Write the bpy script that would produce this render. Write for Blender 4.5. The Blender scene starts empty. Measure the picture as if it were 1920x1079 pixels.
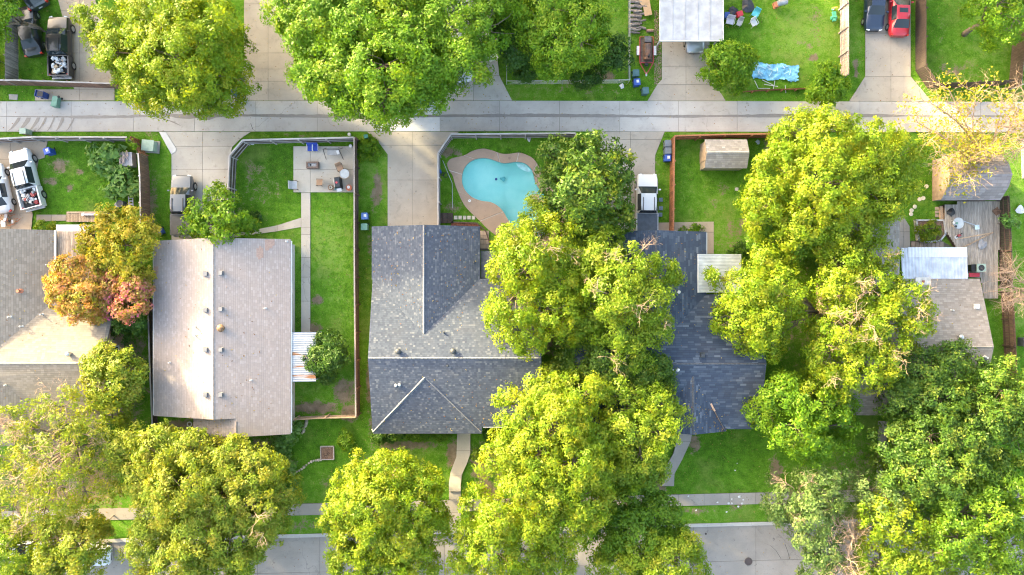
import bpy, bmesh, math, random
import numpy as np
from mathutils import Vector

# ------------------------------------------------------------------ camera, sky, sun
SC = bpy.context.scene
COL = SC.collection
CAMZ, PPM = 68.0, 20.0          # camera height in metres, photo pixels per metre on the ground
cam_d = bpy.data.cameras.new('camera')
cam = bpy.data.objects.new('camera', cam_d)
COL.objects.link(cam)
cam.location = (0, 0, CAMZ)
cam.rotation_euler = (0, 0, 0)
cam_d.sensor_width = 36.0
cam_d.lens = 36.0 * CAMZ / 96.0
cam_d.clip_end = 6000
SC.camera = cam

SUN_EL = math.radians(12.5)
SUN_AZ = Vector((-0.80, 0.60, 0)).normalized()      # where the sun stands, seen from the scene
world = bpy.data.worlds.new('World')
SC.world = world
world.use_nodes = True
wn, wl = world.node_tree.nodes, world.node_tree.links
bg = wn['Background']
sky = wn.new('ShaderNodeTexSky')
sky.sky_type = 'NISHITA'
sky.sun_disc = False
sky.sun_elevation = SUN_EL
sky.sun_rotation = math.atan2(SUN_AZ.x, SUN_AZ.y)
sky.dust_density = 6.0
sky.ozone_density = 0.2
sky.air_density = 1.0
wl.new(sky.outputs[0], bg.inputs[0])
bg.inputs[1].default_value = 0.15
sun_d = bpy.data.lights.new('sun', 'SUN')
sun_d.energy = 2.4
sun_d.angle = math.radians(2.0)
sun_d.color = (1.0, 0.82, 0.45)
sun = bpy.data.objects.new('sun', sun_d)
COL.objects.link(sun)
sp = Vector((SUN_AZ.x*math.cos(SUN_EL), SUN_AZ.y*math.cos(SUN_EL), math.sin(SUN_EL)))
sun.rotation_euler = sp.to_track_quat('Z', 'Y').to_euler()
sun.location = sp*120
vs = SC.view_settings
vs.view_transform = 'Standard'
vs.look = 'None'
vs.gamma = 1.0
vs.exposure = 3.27
SC.cycles.filter_width = 1.1
SC.cycles.max_bounces = 8
SC.cycles.diffuse_bounces = 4
SC.cycles.transparent_max_bounces = 12

# ------------------------------------------------------------------ helpers
random.seed(7)
RNG = np.random.default_rng(11)
PI = math.pi

def P(u, v, z=0.0):
    """world point that the photo shows at pixel (u,v) when it stands at height z"""
    k = (CAMZ - z)/CAMZ/PPM
    return ((u - 960.0)*k, -(v - 539.5)*k, z)
def G(u, v, z=0.0):
    return P(u, v, z)[:2]
def sc(z): return (CAMZ - z)/CAMZ/PPM

class MB:
    def __init__(s): s.v, s.f = [], []
    def add(s, vs_, fs):
        o = len(s.v); s.v += [tuple(p) for p in vs_]; s.f += [tuple(i + o for i in f) for f in fs]; return s
    def box(s, cx, cy, cz, sx, sy, sz, rz=0.0, top=1.0):
        c, n = math.cos(rz), math.sin(rz); V = []
        for z, t in ((-.5, 1.0), (.5, top)):
            for x, y in ((-.5, -.5), (.5, -.5), (.5, .5), (-.5, .5)):
                X, Y = x*sx*t, y*sy*t
                V.append((cx + X*c - Y*n, cy + X*n + Y*c, cz + z*sz))
        return s.add(V, [(3,2,1,0), (4,5,6,7), (0,1,5,4), (1,2,6,5), (2,3,7,6), (3,0,4,7)])
    def prism(s, poly, z0, z1):
        a = sum(poly[i-1][0]*poly[i][1] - poly[i][0]*poly[i-1][1] for i in range(len(poly)))
        if a < 0: poly = poly[::-1]
        n = len(poly)
        V = [(p[0], p[1], z0) for p in poly] + [(p[0], p[1], z1) for p in poly]
        return s.add(V, [tuple(range(n-1, -1, -1)), tuple(range(n, 2*n))] + [(i, (i+1) % n, n + (i+1) % n, n + i) for i in range(n)])
    def cyl(s, x, y, z0, z1, r0, r1=None, n=12):
        r1 = r0 if r1 is None else r1
        V = []
        for z, r in ((z0, r0), (z1, r1)):
            V += [(x + r*math.cos(2*PI*i/n), y + r*math.sin(2*PI*i/n), z) for i in range(n)]
        return s.add(V, [tuple(range(n-1, -1, -1)), tuple(range(n, 2*n))] + [(i, (i+1) % n, n + (i+1) % n, n + i) for i in range(n)])
    def ring(s, x, y, z, R, r, n=20, m=6):
        V, F = [], []
        for i in range(n):
            a = 2*PI*i/n
            for j in range(m):
                b = 2*PI*j/m; q = R + r*math.cos(b)
                V.append((x + q*math.cos(a), y + q*math.sin(a), z + r*math.sin(b)))
        for i in range(n):
            for j in range(m):
                F.append((i*m + j, ((i+1) % n)*m + j, ((i+1) % n)*m + (j+1) % m, i*m + (j+1) % m))
        return s.add(V, F)
    def tube(s, pts, rad, n=6):
        if not hasattr(rad, '__len__'): rad = [rad]*len(pts)
        pts = [Vector(p) for p in pts]; V, F = [], []
        for i, p in enumerate(pts):
            d = (pts[min(i+1, len(pts)-1)] - pts[max(i-1, 0)])
            d = d.normalized() if d.length > 1e-6 else Vector((0,0,1))
            a = d.cross(Vector((0,0,1)) if abs(d.z) < .95 else Vector((1,0,0))).normalized(); b = d.cross(a)
            for k in range(n):
                t = 2*PI*k/n
                V.append(p + a*(rad[i]*math.cos(t)) + b*(rad[i]*math.sin(t)))
        for i in range(len(pts)-1):
            for k in range(n):
                F.append((i*n + k, i*n + (k+1) % n, (i+1)*n + (k+1) % n, (i+1)*n + k))
        F.append(tuple(range(n-1, -1, -1))); F.append(tuple((len(pts)-1)*n + k for k in range(n)))
        return s.add(V, F)
    def dome(s, x, y, z, rx, ry, rz, n=12, m=5):
        V, F = [], []
        for j in range(m):
            b = PI/2*j/m
            V += [(x + rx*math.cos(b)*math.cos(2*PI*i/n), y + ry*math.cos(b)*math.sin(2*PI*i/n), z + rz*math.sin(b)) for i in range(n)]
        V.append((x, y, z + rz))
        for j in range(m-1):
            for i in range(n): F.append((j*n + i, j*n + (i+1) % n, (j+1)*n + (i+1) % n, (j+1)*n + i))
        for i in range(n): F.append(((m-1)*n + i, (m-1)*n + (i+1) % n, m*n))
        F.append(tuple(range(n-1, -1, -1)))
        return s.add(V, F)
    def blob(s, x, y, z, r, n=7, jit=.25):
        R = random.Random(int(x*977 + y*313 + z*71)); V, F = [(x, y, z - r*.6)], []
        for j, (zz, q) in enumerate(((-.25, .9), (.35, .8))):
            for i in range(n):
                a = 2*PI*(i + .5*j)/n; k = r*q*(1 + R.uniform(-jit, jit))
                V.append((x + k*math.cos(a), y + k*math.sin(a), z + r*zz*(1 + R.uniform(-jit, jit))))
        V.append((x, y, z + r*.75))
        for i in range(n):
            F += [(0, 1 + (i+1) % n, 1 + i), (1 + i, 1 + (i+1) % n, 1 + n + i), (1 + (i+1) % n, 1 + n + (i+1) % n, 1 + n + i), (1 + n + i, 1 + n + (i+1) % n, 1 + 2*n)]
        return s.add(V, F)
    def mesh(s, name, smooth=False):
        m = bpy.data.meshes.new(name); m.from_pydata(s.v, [], s.f); m.update()
        if smooth: m.shade_smooth()
        return m
    def obj(s, name, mat, parent=None, smooth=False):
        return put(name, s.mesh(name, smooth), mat, parent)

def put(name, mesh, mat=None, parent=None, loc=None, rz=0.0):
    o = bpy.data.objects.new(name, mesh); COL.objects.link(o)
    if mat is not None and len(mesh.materials) == 0: mesh.materials.append(mat)
    if parent is not None: o.parent = parent
    if loc is not None: o.location = loc
    if rz: o.rotation_euler = (0, 0, rz)
    return o
def tag(o, label=None, cat=None, group=None, kind=None):
    if label: o['label'] = label
    if cat: o['category'] = cat
    if group: o['group'] = group
    if kind: o['kind'] = kind
    return o
def thing(name, label, cat, loc=(0,0,0), rz=0.0, group=None):
    o = bpy.data.objects.new(name, None); COL.objects.link(o)
    o.empty_display_size = .2
    o.location = (loc[0], loc[1], loc[2] if len(loc) > 2 else 0.0); o.rotation_euler = (0, 0, rz)
    return tag(o, label, cat, group)
def dup(root, loc, rz, label, parent=None):
    r = root.copy(); COL.objects.link(r)
    if parent is None: r.location = loc; r.rotation_euler = (0, 0, rz)
    else: r.parent = parent
    if label: r['label'] = label
    for ch in root.children: dup(ch, None, 0, None, r)
    return r

# ------------------------------------------------------------------ materials
def srgb(r, g, b):
    return tuple(((c/255)/12.92 if c/255 <= .04045 else (((c/255) + .055)/1.055)**2.4) for c in (r, g, b))
class NT:
    def __init__(s, name):
        s.m = bpy.data.materials.new(name); s.m.use_nodes = True
        s.n, s.l = s.m.node_tree.nodes, s.m.node_tree.links
        s.b = s.n['Principled BSDF']; s.out = s.n['Material Output']
    def node(s, t, **k):
        q = s.n.new(t)
        for a, v in k.items(): setattr(q, a, v)
        return q
    def link(s, a, b): s.l.new(a, b)
    def val(s, sock, v):
        if hasattr(v, 'is_linked') or hasattr(v, 'links'): s.l.new(v, sock)
        else: sock.default_value = v
    def math(s, op, a, b=0.0, c=0.0):
        q = s.node('ShaderNodeMath', operation=op)
        s.val(q.inputs[0], a); s.val(q.inputs[1], b)
        if op in ('MULTIPLY_ADD', 'SMOOTH_MIN', 'WRAP'): s.val(q.inputs[2], c)
        return q.outputs[0]
    def mix(s, fac, a, b, mode='MIX'):
        q = s.node('ShaderNodeMix', data_type='RGBA', blend_type=mode)
        s.val(q.inputs[0], fac)
        for i, c in ((6, a), (7, b)):
            if isinstance(c, tuple): q.inputs[i].default_value = (*c[:3], 1)
            else: s.l.new(c, q.inputs[i])
        return q.outputs[2]
    def pos(s): return s.node('ShaderNodeNewGeometry').outputs['Position']
    def noise(s, vec, scale, detail=3.0, rough=.55, dist=0.0):
        q = s.node('ShaderNodeTexNoise'); q.inputs['Scale'].default_value = scale
        q.inputs['Detail'].default_value = detail; q.inputs['Roughness'].default_value = rough; q.inputs['Distortion'].default_value = dist
        if vec is not None: s.l.new(vec, q.inputs['Vector'])
        return q.outputs['Fac']
    def ramp(s, fac, stops, interp='LINEAR'):
        q = s.node('ShaderNodeValToRGB'); e = q.color_ramp.elements; q.color_ramp.interpolation = interp
        while len(e) < len(stops): e.new(.5)
        for i, (p, c) in enumerate(stops):
            e[i].position = p; e[i].color = (*c, 1) if len(c) == 3 else c
        s.l.new(fac, q.inputs[0]); return q.outputs[0]
    def step(s, x, a, b):
        q = s.node('ShaderNodeMapRange', interpolation_type='SMOOTHSTEP')
        s.val(q.inputs[0], x); s.val(q.inputs[1], a); s.val(q.inputs[2], b); return q.outputs[0]
    def bump(s, h, strength=.3, dist=.02):
        q = s.node('ShaderNodeBump'); q.inputs['Strength'].default_value = strength; q.inputs['Distance'].default_value = dist
        s.l.new(h, q.inputs['Height']); s.l.new(q.outputs[0], s.b.inputs['Normal'])
    def base(s, c):
        if isinstance(c, tuple): s.b.inputs['Base Color'].default_value = (*c, 1)
        else: s.l.new(c, s.b.inputs['Base Color'])
    def set(s, **k):
        for a, v in k.items(): s.val(s.b.inputs[a.replace('_', ' ')], v)
        return s

MC = {}
def mat(name, col, rough=.7, var=.18, scale=3.0, metal=0.0, fine=30.0, dirt=None, dirtcol=(.08,.065,.05), objvar=0.0, coat=0.0, bump=.15):
    """general weathered surface: colour broken by two noises, optional blotchy dirt, per-object shade"""
    if name in MC: return MC[name]
    t = NT(name); p = t.pos()
    n1 = t.noise(p, scale, 4); n2 = t.noise(p, fine, 2)
    d = tuple(max(0, c*(1-var)) for c in col); l = tuple(min(1, c*(1+var)) for c in col)
    c = t.mix(t.step(n1, .3, .7), d, l)
    c = t.mix(t.math('MULTIPLY', t.step(n2, .35, .75), .35), c, tuple(x*.72 for x in col))
    if dirt: c = t.mix(t.math('MULTIPLY', t.step(t.noise(p, scale*.6 + .3, 5, .65), 1-dirt-.12, 1-dirt+.16), .75), c, dirtcol)
    if objvar:
        r = t.node('ShaderNodeObjectInfo').outputs['Random']
        hs = t.node('ShaderNodeHueSaturation'); t.link(t.math('MULTIPLY_ADD', r, 2*objvar, 1-objvar), hs.inputs['Value']); t.link(c, hs.inputs['Color']); c = hs.outputs[0]
    t.base(c); t.set(Roughness=rough, Metallic=metal)
    if coat: t.set(Coat_Weight=coat, Coat_Roughness=.06)
    if bump: t.bump(n2, bump, .01)
    MC[name] = t.m
    return t.m

def concrete(name, col, stain=.4, objvar=.05, stcol=(.17,.155,.135)):
    stain = min(1, stain*1.4)
    t = NT(name); p = t.pos()
    big, mid, fin = t.noise(p, .35, 5, .6), t.noise(p, 1.7, 5, .65), t.noise(p, 22, 3, .6)
    c = t.mix(t.step(big, .3, .72), tuple(x*.86 for x in col), tuple(x*1.1 for x in col))
    c = t.mix(t.math('MULTIPLY', t.step(mid, .56, .8), stain), c, stcol)
    c = t.mix(t.math('MULTIPLY', t.step(t.noise(p, .8, 6, .7, .6), .55, .7), stain*.55), c, tuple(x*.55 for x in col))
    c = t.mix(t.math('MULTIPLY', t.step(fin, .45, .8), .4), c, tuple(x*.62 for x in col))
    mp = t.node('ShaderNodeMapping'); t.link(p, mp.inputs[0]); mp.inputs['Scale'].default_value = (.25, 9, 1)
    c = t.mix(t.math('MULTIPLY', t.step(t.noise(mp.outputs[0], 1.6, 3), .5, .8), .22), c, tuple(x*.7 for x in col))
    c = t.mix(t.math('MULTIPLY', t.step(t.noise(p, 2.6, 2, .5, .3), .70, .76), stain*.9), c, tuple(x*.38 for x in col))
    r = t.node('ShaderNodeObjectInfo').outputs['Random']
    hs = t.node('ShaderNodeHueSaturation'); t.link(t.math('MULTIPLY_ADD', r, 2*objvar, 1-objvar), hs.inputs['Value']); t.link(c, hs.inputs['Color'])
    # hairline cracks
    vo = t.node('ShaderNodeTexVoronoi', feature='DISTANCE_TO_EDGE'); vo.inputs['Scale'].default_value = .16
    wv = t.node('ShaderNodeVectorMath', operation='ADD'); t.link(p, wv.inputs[0])
    nz = t.node('ShaderNodeTexNoise'); nz.inputs['Scale'].default_value = .9; t.link(p, nz.inputs['Vector']); nz.inputs['Detail'].default_value = 4
    t.link(nz.outputs['Color'], wv.inputs[1]); t.link(wv.outputs[0], vo.inputs['Vector'])
    cr = t.math('MULTIPLY', t.math('SUBTRACT', 1.0, t.step(vo.outputs['Distance'], 0.0, .004)), t.step(t.noise(p, .12, 2), .5, .62))
    t.base(t.mix(t.math('MULTIPLY', cr, .4), hs.outputs[0], (.07,.065,.06)))
    t.set(Roughness=.88); t.bump(fin, .2, .006)
    return t.m

def shingles(name, stops, row=.2, wid=.32, seed=0.0, weather=.25, wcol=(.2,.17,.14), rough=.85):
    """rows of tabs in roof UV metres, each tab its own shade"""
    t = NT(name); uv = t.node('ShaderNodeUVMap').outputs[0]
    sx = t.node('ShaderNodeSeparateXYZ'); t.link(uv, sx.inputs[0])
    v = t.math('DIVIDE', sx.outputs[1], row); iv = t.math('FLOOR', v); fv = t.math('FRACT', v)
    w1 = t.node('ShaderNodeTexWhiteNoise', noise_dimensions='1D'); t.link(t.math('ADD', iv, seed + .37), w1.inputs['W'])
    u = t.math('ADD', t.math('DIVIDE', sx.outputs[0], wid), t.math('MULTIPLY', w1.outputs['Value'], 7.0)); iu = t.math('FLOOR', u); fu = t.math('FRACT', u)
    cb = t.node('ShaderNodeCombineXYZ'); t.link(iu, cb.inputs[0]); t.link(iv, cb.inputs[1]); cb.inputs[2].default_value = seed
    w2 = t.node('ShaderNodeTexWhiteNoise', noise_dimensions='3D'); t.link(cb.outputs[0], w2.inputs['Vector'])
    c = t.ramp(w2.outputs['Value'], stops)
    edge = t.math('MULTIPLY', t.math('SUBTRACT', 1.0, t.step(fv, .0, .22)), .55)
    gap = t.math('MULTIPLY', t.math('SUBTRACT', 1.0, t.step(t.math('MINIMUM', fu, t.math('SUBTRACT', 1.0, fu)), .0, .06)), .3)
    c = t.mix(t.math('MAXIMUM', edge, gap), c, tuple(x*.45 for x in stops[0][1]))
    p = t.pos(); n = t.noise(p, .45, 5, .62); f = t.noise(p, 45, 2)
    c = t.mix(t.math('MULTIPLY', t.step(n, .48, .78), weather), c, wcol)
    c = t.mix(t.math('MULTIPLY', t.step(f, .4, .8), .3), c, tuple(x*.7 for x in stops[0][1]))
    t.base(c); t.set(Roughness=rough)
    t.bump(t.math('ADD', t.math('MULTIPLY', fv, -1.0), t.math('MULTIPLY', w2.outputs['Value'], .35)), .5, .03)
    return t.m

def wood(name, col, axis=0, objvar=.22, old=.35, oldcol=(.06,.05,.045)):
    t = NT(name); p = t.node('ShaderNodeTexCoord').outputs['Object']
    mp = t.node('ShaderNodeMapping'); t.link(p, mp.inputs[0])
    s3 = [14, 14, 14]; s3[axis] = 1.2; mp.inputs['Scale'].default_value = s3
    r = t.node('ShaderNodeObjectInfo').outputs['Random']
    cb = t.node('ShaderNodeCombineXYZ'); t.link(t.math('MULTIPLY', r, 40), cb.inputs[0]); t.link(t.math('MULTIPLY', r, 17), cb.inputs[1]); t.link(cb.outputs[0], mp.inputs['Location'])
    g = t.noise(mp.outputs[0], 1.0, 5, .6)
    c = t.mix(t.step(g, .25, .75), tuple(x*.6 for x in col), tuple(min(1, x*1.35) for x in col))
    c = t.mix(t.math('MULTIPLY', t.step(t.noise(t.pos(), 1.1, 5, .65), .48, .75), old), c, oldcol)
    hs = t.node('ShaderNodeHueSaturation'); t.link(t.math('MULTIPLY_ADD', r, 2*objvar, 1-objvar), hs.inputs['Value']); t.link(c, hs.inputs['Color'])
    t.base(hs.outputs[0]); t.set(Roughness=.85); t.bump(g, .25, .008)
    return t.m

def leafmat(name, trans=.38, tint=(1.15,1.1,.55)):
    t = NT(name)
    a = t.node('ShaderNodeAttribute', attribute_name='lc').outputs['Color']
    t.link(a, t.b.inputs['Base Color']); t.set(Roughness=.5); t.b.inputs['Specular IOR Level'].default_value = .35
    tr = t.node('ShaderNodeBsdfTranslucent'); t.link(t.mix(1.0, a, tint, 'MULTIPLY'), tr.inputs[0])
    mx = t.node('ShaderNodeMixShader'); mx.inputs[0].default_value = trans
    t.link(t.b.outputs[0], mx.inputs[1]); t.link(tr.outputs[0], mx.inputs[2]); t.link(mx.outputs[0], t.out.inputs[0])
    return t.m
# ------------------------------------------------------------------ ground sheet
def pip(px, py, poly):
    x, y = np.asarray(px), np.asarray(py); ins = np.zeros(x.shape, bool); n = len(poly)
    for i in range(n):
        x1, y1 = poly[i-1]; x2, y2 = poly[i]
        c = ((y1 > y) != (y2 > y)) & (x < (x2-x1)*(y-y1)/((y2-y1) if y2 != y1 else 1e-9) + x1)
        ins ^= c
    return ins
def catmull(pts, k=4):
    n = len(pts); out = []
    for i in range(n):
        p0, p1, p2, p3 = (np.array(pts[(i+j-1) % n], float) for j in range(4))
        for s in range(k):
            t = s/k
            out.append(tuple(.5*((2*p1) + (-p0+p2)*t + (2*p0-5*p1+4*p2-p3)*t*t + (-p0+3*p1-3*p2+p3)*t**3)))
    return out
PAIRS = [((268,350),(168,320)),((285,300),(155,270)),((320,260),(185,232)),((365,237),(280,208)),((415,228),(345,174)),((470,233),(420,157)),((525,252),(490,170)),((575,266),(560,194)),((620,263),(620,196)),((675,257),(690,187)),((735,267),(750,204)),((780,305),(805,238)),((802,355),(850,310)),((818,415),(885,400)),((855,472),(950,465)),((905,512),(1010,520)),((955,560),(1050,590)),((985,630),(1070,680)),((970,720),(1050,790)),((900,790),(970,860)),((800,820),(840,900)),((710,800),(700,880)),((650,750),(560,830)),((610,690),(465,765)),((575,630),(400,700)),((535,588),(335,640)),((480,558),(290,590)),((410,548),(255,530)),((340,520),(235,480)),((290,470),(215,430)),((266,410),(195,360))]
POOL = catmull([G(800+a/4, 240+b/4) for (a, b), _ in PAIRS])
DECK = catmull([G(800+a/4, 240+b/4) for _, (a, b) in PAIRS])
def curb_v(u): return 1016.5 - .0263*u
DIRT = [(475,315,28,25,.5),(490,352,50,45,.42),(455,395,20,15,.45),(708,355,10,40,.9),(700,380,8,30,.6),(595,563,14,11,.95),(588,616,20,14,.8),(645,735,26,30,.85),(590,765,50,14,.95),(655,775,20,20,.9),
 (694,460,6,32,.7),(692,720,8,60,.75),(703,800,14,40,.7),(110,312,25,16,.75),(96,340,18,10,.75),(150,322,10,8,.8),(130,352,10,8,.8),(285,375,14,70,.6),(290,250,60,10,.5),(845,286,22,10,.85),(850,388,26,16,.55),
 (1355,353,14,15,.6),(1338,385,15,15,.4),(1390,430,40,30,.6),(1362,455,30,30,.4),(1135,142,20,12,.95),(1060,153,40,8,.5),(1080,170,140,12,.38),(1530,40,15,45,.5),(1515,84,28,10,.55),(1525,108,14,8,.9),(1605,128,6,26,.9),(1790,132,55,22,.5),(1767,60,8,34,.45),
 (700,868,60,22,.5),(760,835,70,10,.9),(848,850,14,30,.9),(905,870,26,45,.9),(915,925,18,30,.9),(1302,832,14,22,.85),(1240,905,16,22,.85),(1300,957,40,9,.55),(1380,950,18,9,.7),(1455,885,16,34,.8),(245,690,40,130,.65),(330,803,60,18,.95),(400,830,90,20,.7),(490,835,40,20,.6),
 (110,900,150,110,.75),(60,1000,150,60,.9),(1650,900,180,90,.5),(620,905,30,20,.5),(540,870,20,12,.8),(1255,150,40,60,.5),(1730,700,100,100,.6),(960,870,60,60,.7),(1100,760,150,110,.6),(1000,620,110,60,.7),(1500,600,110,120,.4),(1215,300,20,20,.6),(1530,470,60,60,.6),(720,800,40,40,.5),(1450,275,30,20,.6),(1880,560,20,60,.2),(1230,340,12,50,.45),(580,255,90,6,.45),(630,960,60,10,.4),(560,985,60,16,.5)]
def build_ground():
    ix = np.arange(-54, 54.01, .25); iy = np.arange(-33, 33.01, .25)
    far = np.array([60, 75, 110, 200, 450, 1000, 2600.])
    xs = np.concatenate([-far[::-1], ix, far]); ys = np.concatenate([-far[::-1], iy, far])
    X, Y = np.meshgrid(xs, ys); nx, ny = len(xs), len(ys)
    U, V = X*PPM + 960, 539.5 - Y*PPM
    Z = .012*np.sin(X*2.1 + 1.3*np.sin(Y*1.7)) + .012*np.sin(Y*2.7 + X*.9) + RNG.normal(0, .006, X.shape)
    Z = np.where(V > curb_v(U) + 4, -.3, Z - .015)
    D = np.zeros_like(X)
    for u, v, a, b, s in DIRT:
        D = np.maximum(D, .97*s*np.exp(-(((U-u)/a)**2 + ((V-v)/b)**2)**1.5))
    H = .5 + .25*np.sin(U/63. + 2)*np.sin(V/41.)
    for u, v, a, b, s in [(500,300,60,50,-.2),(623,480,42,130,.28),(620,620,40,60,.3),(690,310,30,60,.25),(1340,340,80,100,.3),(1480,60,90,80,.35),(1370,870,110,60,.05),(1820,70,90,90,.35),(1900,450,30,150,.4),(1120,60,40,60,.3),(1080,172,140,18,.1),(560,860,80,50,.15),(690,430,18,200,.0),(1605,60,14,80,.1)]:
        H += s*np.exp(-(((U-u)/a)**2 + ((V-v)/b)**2))
    idx = np.arange(nx*ny).reshape(ny, nx)
    q = np.stack([idx[:-1,:-1], idx[:-1,1:], idx[1:,1:], idx[1:,:-1]], -1).reshape(-1, 4)
    cx, cy = ((X[:-1,:-1] + X[1:,1:])/2).ravel(), ((Y[:-1,:-1] + Y[1:,1:])/2).ravel()
    c = np.array(POOL).mean(0); inner = [tuple(c + (np.array(p)-c)*1.1) for p in POOL]
    q = q[~pip(cx, cy, inner)]
    m = bpy.data.meshes.new('ground')
    fast_mesh(m, np.stack([X, Y, Z], -1).reshape(-1, 3), q)
    for nm, A in (('dirt', D), ('hue', H)):
        at = m.attributes.new(nm, 'FLOAT', 'POINT'); at.data.foreach_set('value', A.ravel().astype(np.float32))
    m.shade_smooth()
    t = NT('lawn'); p = t.pos()
    d = t.node('ShaderNodeAttribute', attribute_name='dirt').outputs['Fac']; h = t.node('ShaderNodeAttribute', attribute_name='hue').outputs['Fac']
    n0, n1, n2, n3 = t.noise(p, .35, 4), t.noise(p, 1.4, 5, .65), t.noise(p, 7, 4, .65), t.noise(p, 34, 3, .7)
    hh = t.math('ADD', h, t.math('MULTIPLY', t.math('SUBTRACT', n1, .5), 1.7))
    hh = t.math('ADD', hh, t.math('MULTIPLY', t.math('SUBTRACT', n2, .5), 1.2))
    g = t.ramp(hh, [(0, (.045,.115,.010)), (.35, (.080,.195,.013)), (.65, (.115,.26,.018)), (1, (.19,.31,.05))])
    g = t.mix(t.math('MULTIPLY', t.step(n3, .42, .75), .6), g, (.018,.055,.006))
    g = t.mix(t.math('MULTIPLY', t.step(n0, .5, .72), .45), g, (.18,.215,.055))
    dm = t.math('ADD', d, t.math('ADD', t.math('MULTIPLY', t.math('SUBTRACT', n1, .5), 1.5), t.math('MULTIPLY', t.math('SUBTRACT', n2, .5), 1.3)))
    soil = t.ramp(t.math('ADD', t.math('MULTIPLY', n1, .55), t.math('MULTIPLY', n3, .45)), [(.25, (.07,.05,.033)), (.5, (.19,.145,.095)), (.75, (.36,.29,.2))])
    t.base(t.mix(t.step(dm, .36, .70), g, soil)); t.set(Roughness=.95); t.b.inputs['Specular IOR Level'].default_value = .1
    t.bump(t.math('ADD', n3, t.math('MULTIPLY', n2, .8)), .7, .06)
    return tag(put('ground', m, t.m), kind='structure')
def fast_mesh(m, V, Q):
    """quads as numpy arrays straight into a mesh"""
    n, k = len(Q), Q.shape[1]
    m.vertices.add(len(V)); m.vertices.foreach_set('co', np.asarray(V, np.float32).ravel())
    m.loops.add(n*k); m.loops.foreach_set('vertex_index', Q.astype(np.int32).ravel())
    m.polygons.add(n); m.polygons.foreach_set('loop_start', np.arange(0, n*k, k, dtype=np.int32)); m.polygons.foreach_set('loop_total', np.full(n, k, np.int32))
    m.update(calc_edges=True)
ground = build_ground()

# ------------------------------------------------------------------ concrete
M_ALLEY = concrete('alley_concrete', (.392,.375,.352), .45)
M_NEW = concrete('new_concrete', (.52,.52,.52), .15, .02)
M_DRIVE = concrete('drive_concrete', (.35,.315,.265), .5)
M_DRIVE2 = concrete('pale_drive_concrete', (.40,.38,.345), .4)
M_PATIO = concrete('patio_concrete', (.47,.415,.34), .25)
M_STREET = concrete('street_concrete', (.26,.235,.21), .6)
M_WALK = concrete('walk_concrete', (.31,.285,.255), .5)
M_BEIGE = concrete('beige_concrete', (.38,.31,.235), .5)
M_JOINT = mat('joint_soil', (.11,.098,.082), .95)
M_CURB = concrete('curb_concrete', (.40,.385,.36), .35)
HARD = []
def clip(poly, a, b, c):      # keep a*x+b*y<=c
    out = []
    for i in range(len(poly)):
        p, q = poly[i-1], poly[i]; dp, dq = a*p[0]+b*p[1]-c, a*q[0]+b*q[1]-c
        if dp <= 0: out.append(p)
        if (dp < 0 < dq) or (dq < 0 < dp):
            s = dp/(dp-dq); out.append((p[0]+(q[0]-p[0])*s, p[1]+(q[1]-p[1])*s))
    return out
def paved(name, poly, xs, ys, m, z=.05, gap=.28, special=None, under=True, label=None):
    """a paved piece of ground: its bed, and one slab for each field between joints (pixels)"""
    HARD.append(poly)
    root = MB().prism([G(*p) for p in poly], -.1, z-.028).obj(name, M_JOINT)
    tag(root, label, kind='structure')
    us = [p[0] for p in poly]; vs_ = [p[1] for p in poly]
    X = [min(us)-1] + [x for x in xs if min(us) < x < max(us)] + [max(us)+1]
    Y = [min(vs_)-1] + [y for y in ys if min(vs_) < y < max(vs_)] + [max(vs_)+1]
    for i in range(len(X)-1):
        for j in range(len(Y)-1):
            c = poly
            for a, b, k in ((-1,0,-(X[i]+gap)), (1,0,X[i+1]-gap), (0,-1,-(Y[j]+gap)), (0,1,Y[j+1]-gap)):
                c = clip(c, a, b, k)
                if len(c) < 3: break
            if len(c) < 3: continue
            ar = abs(sum(c[q-1][0]*c[q][1]-c[q][0]*c[q-1][1] for q in range(len(c))))/2
            if ar < 12: continue
            mm = m
            if special and special(sum(p[0] for p in c)/len(c), sum(p[1] for p in c)/len(c)): mm = M_NEW
            MB().prism([G(*p) for p in c], -.08, z + random.uniform(-.004, .004)).obj('slab', mm, root)
    return root
AJ = [-100, 13, 134, 251, 365, 480, 595, 711, 825, 937, 1049, 1162, 1272, 1382, 1502, 1612, 1725, 1838, 1950]
paved('alley', [(-160,191),(960,189.5),(2080,192),(2080,249),(960,246.5),(-160,247.5)], AJ, [218.3], M_ALLEY, .045, .25, lambda u, v: 711 < u < 825)
paved('driveway', [(458,-120),(540,-120),(545,85),(560,130),(577,189.3),(425,189.3),(452,150),(458,120)], [503], [8,100,130,153], M_DRIVE)
paved('driveway', [(838,-60),(930,-60),(933,112),(936,142),(960,189),(812,189),(838,150)], [888], [0,70,142], M_DRIVE2)
paved('driveway', [(1241,-80),(1330,-80),(1330,150),(1345,165),(1360,189.5),(1214,189.5),(1233,158),(1241,150)], [1286], [20,75,126,159], M_DRIVE)
paved('driveway', [(1622,-80),(1707,-80),(1707,144),(1746,190.5),(1592,190.5),(1622,144)], [1670], [63,144], M_DRIVE)
paved('driveway', [(306,248),(470,248),(452,260),(436,276),(430,300),(430,455),(322,455),(322,290),(330,283)], [380], [275,318,380], M_DRIVE2)
paved('driveway', [(688,247.5),(862,247.5),(845,256),(821,288),(821,440),(727,440),(727,290),(706,262)], [773], [273,338], M_DRIVE)
paved('driveway', [(1105,247.5),(1246,247.5),(1236,272),(1228,292),(1228,335),(1236,440),(1135,440),(1130,292),(1118,262)], [1182], [262,330,390], M_DRIVE)
paved('driveway', [(-80,262),(90,262),(84,296),(72,300),(60,398),(62,402),(58,440),(-80,440)], [20], [300,350,400], M_BEIGE)
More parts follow.
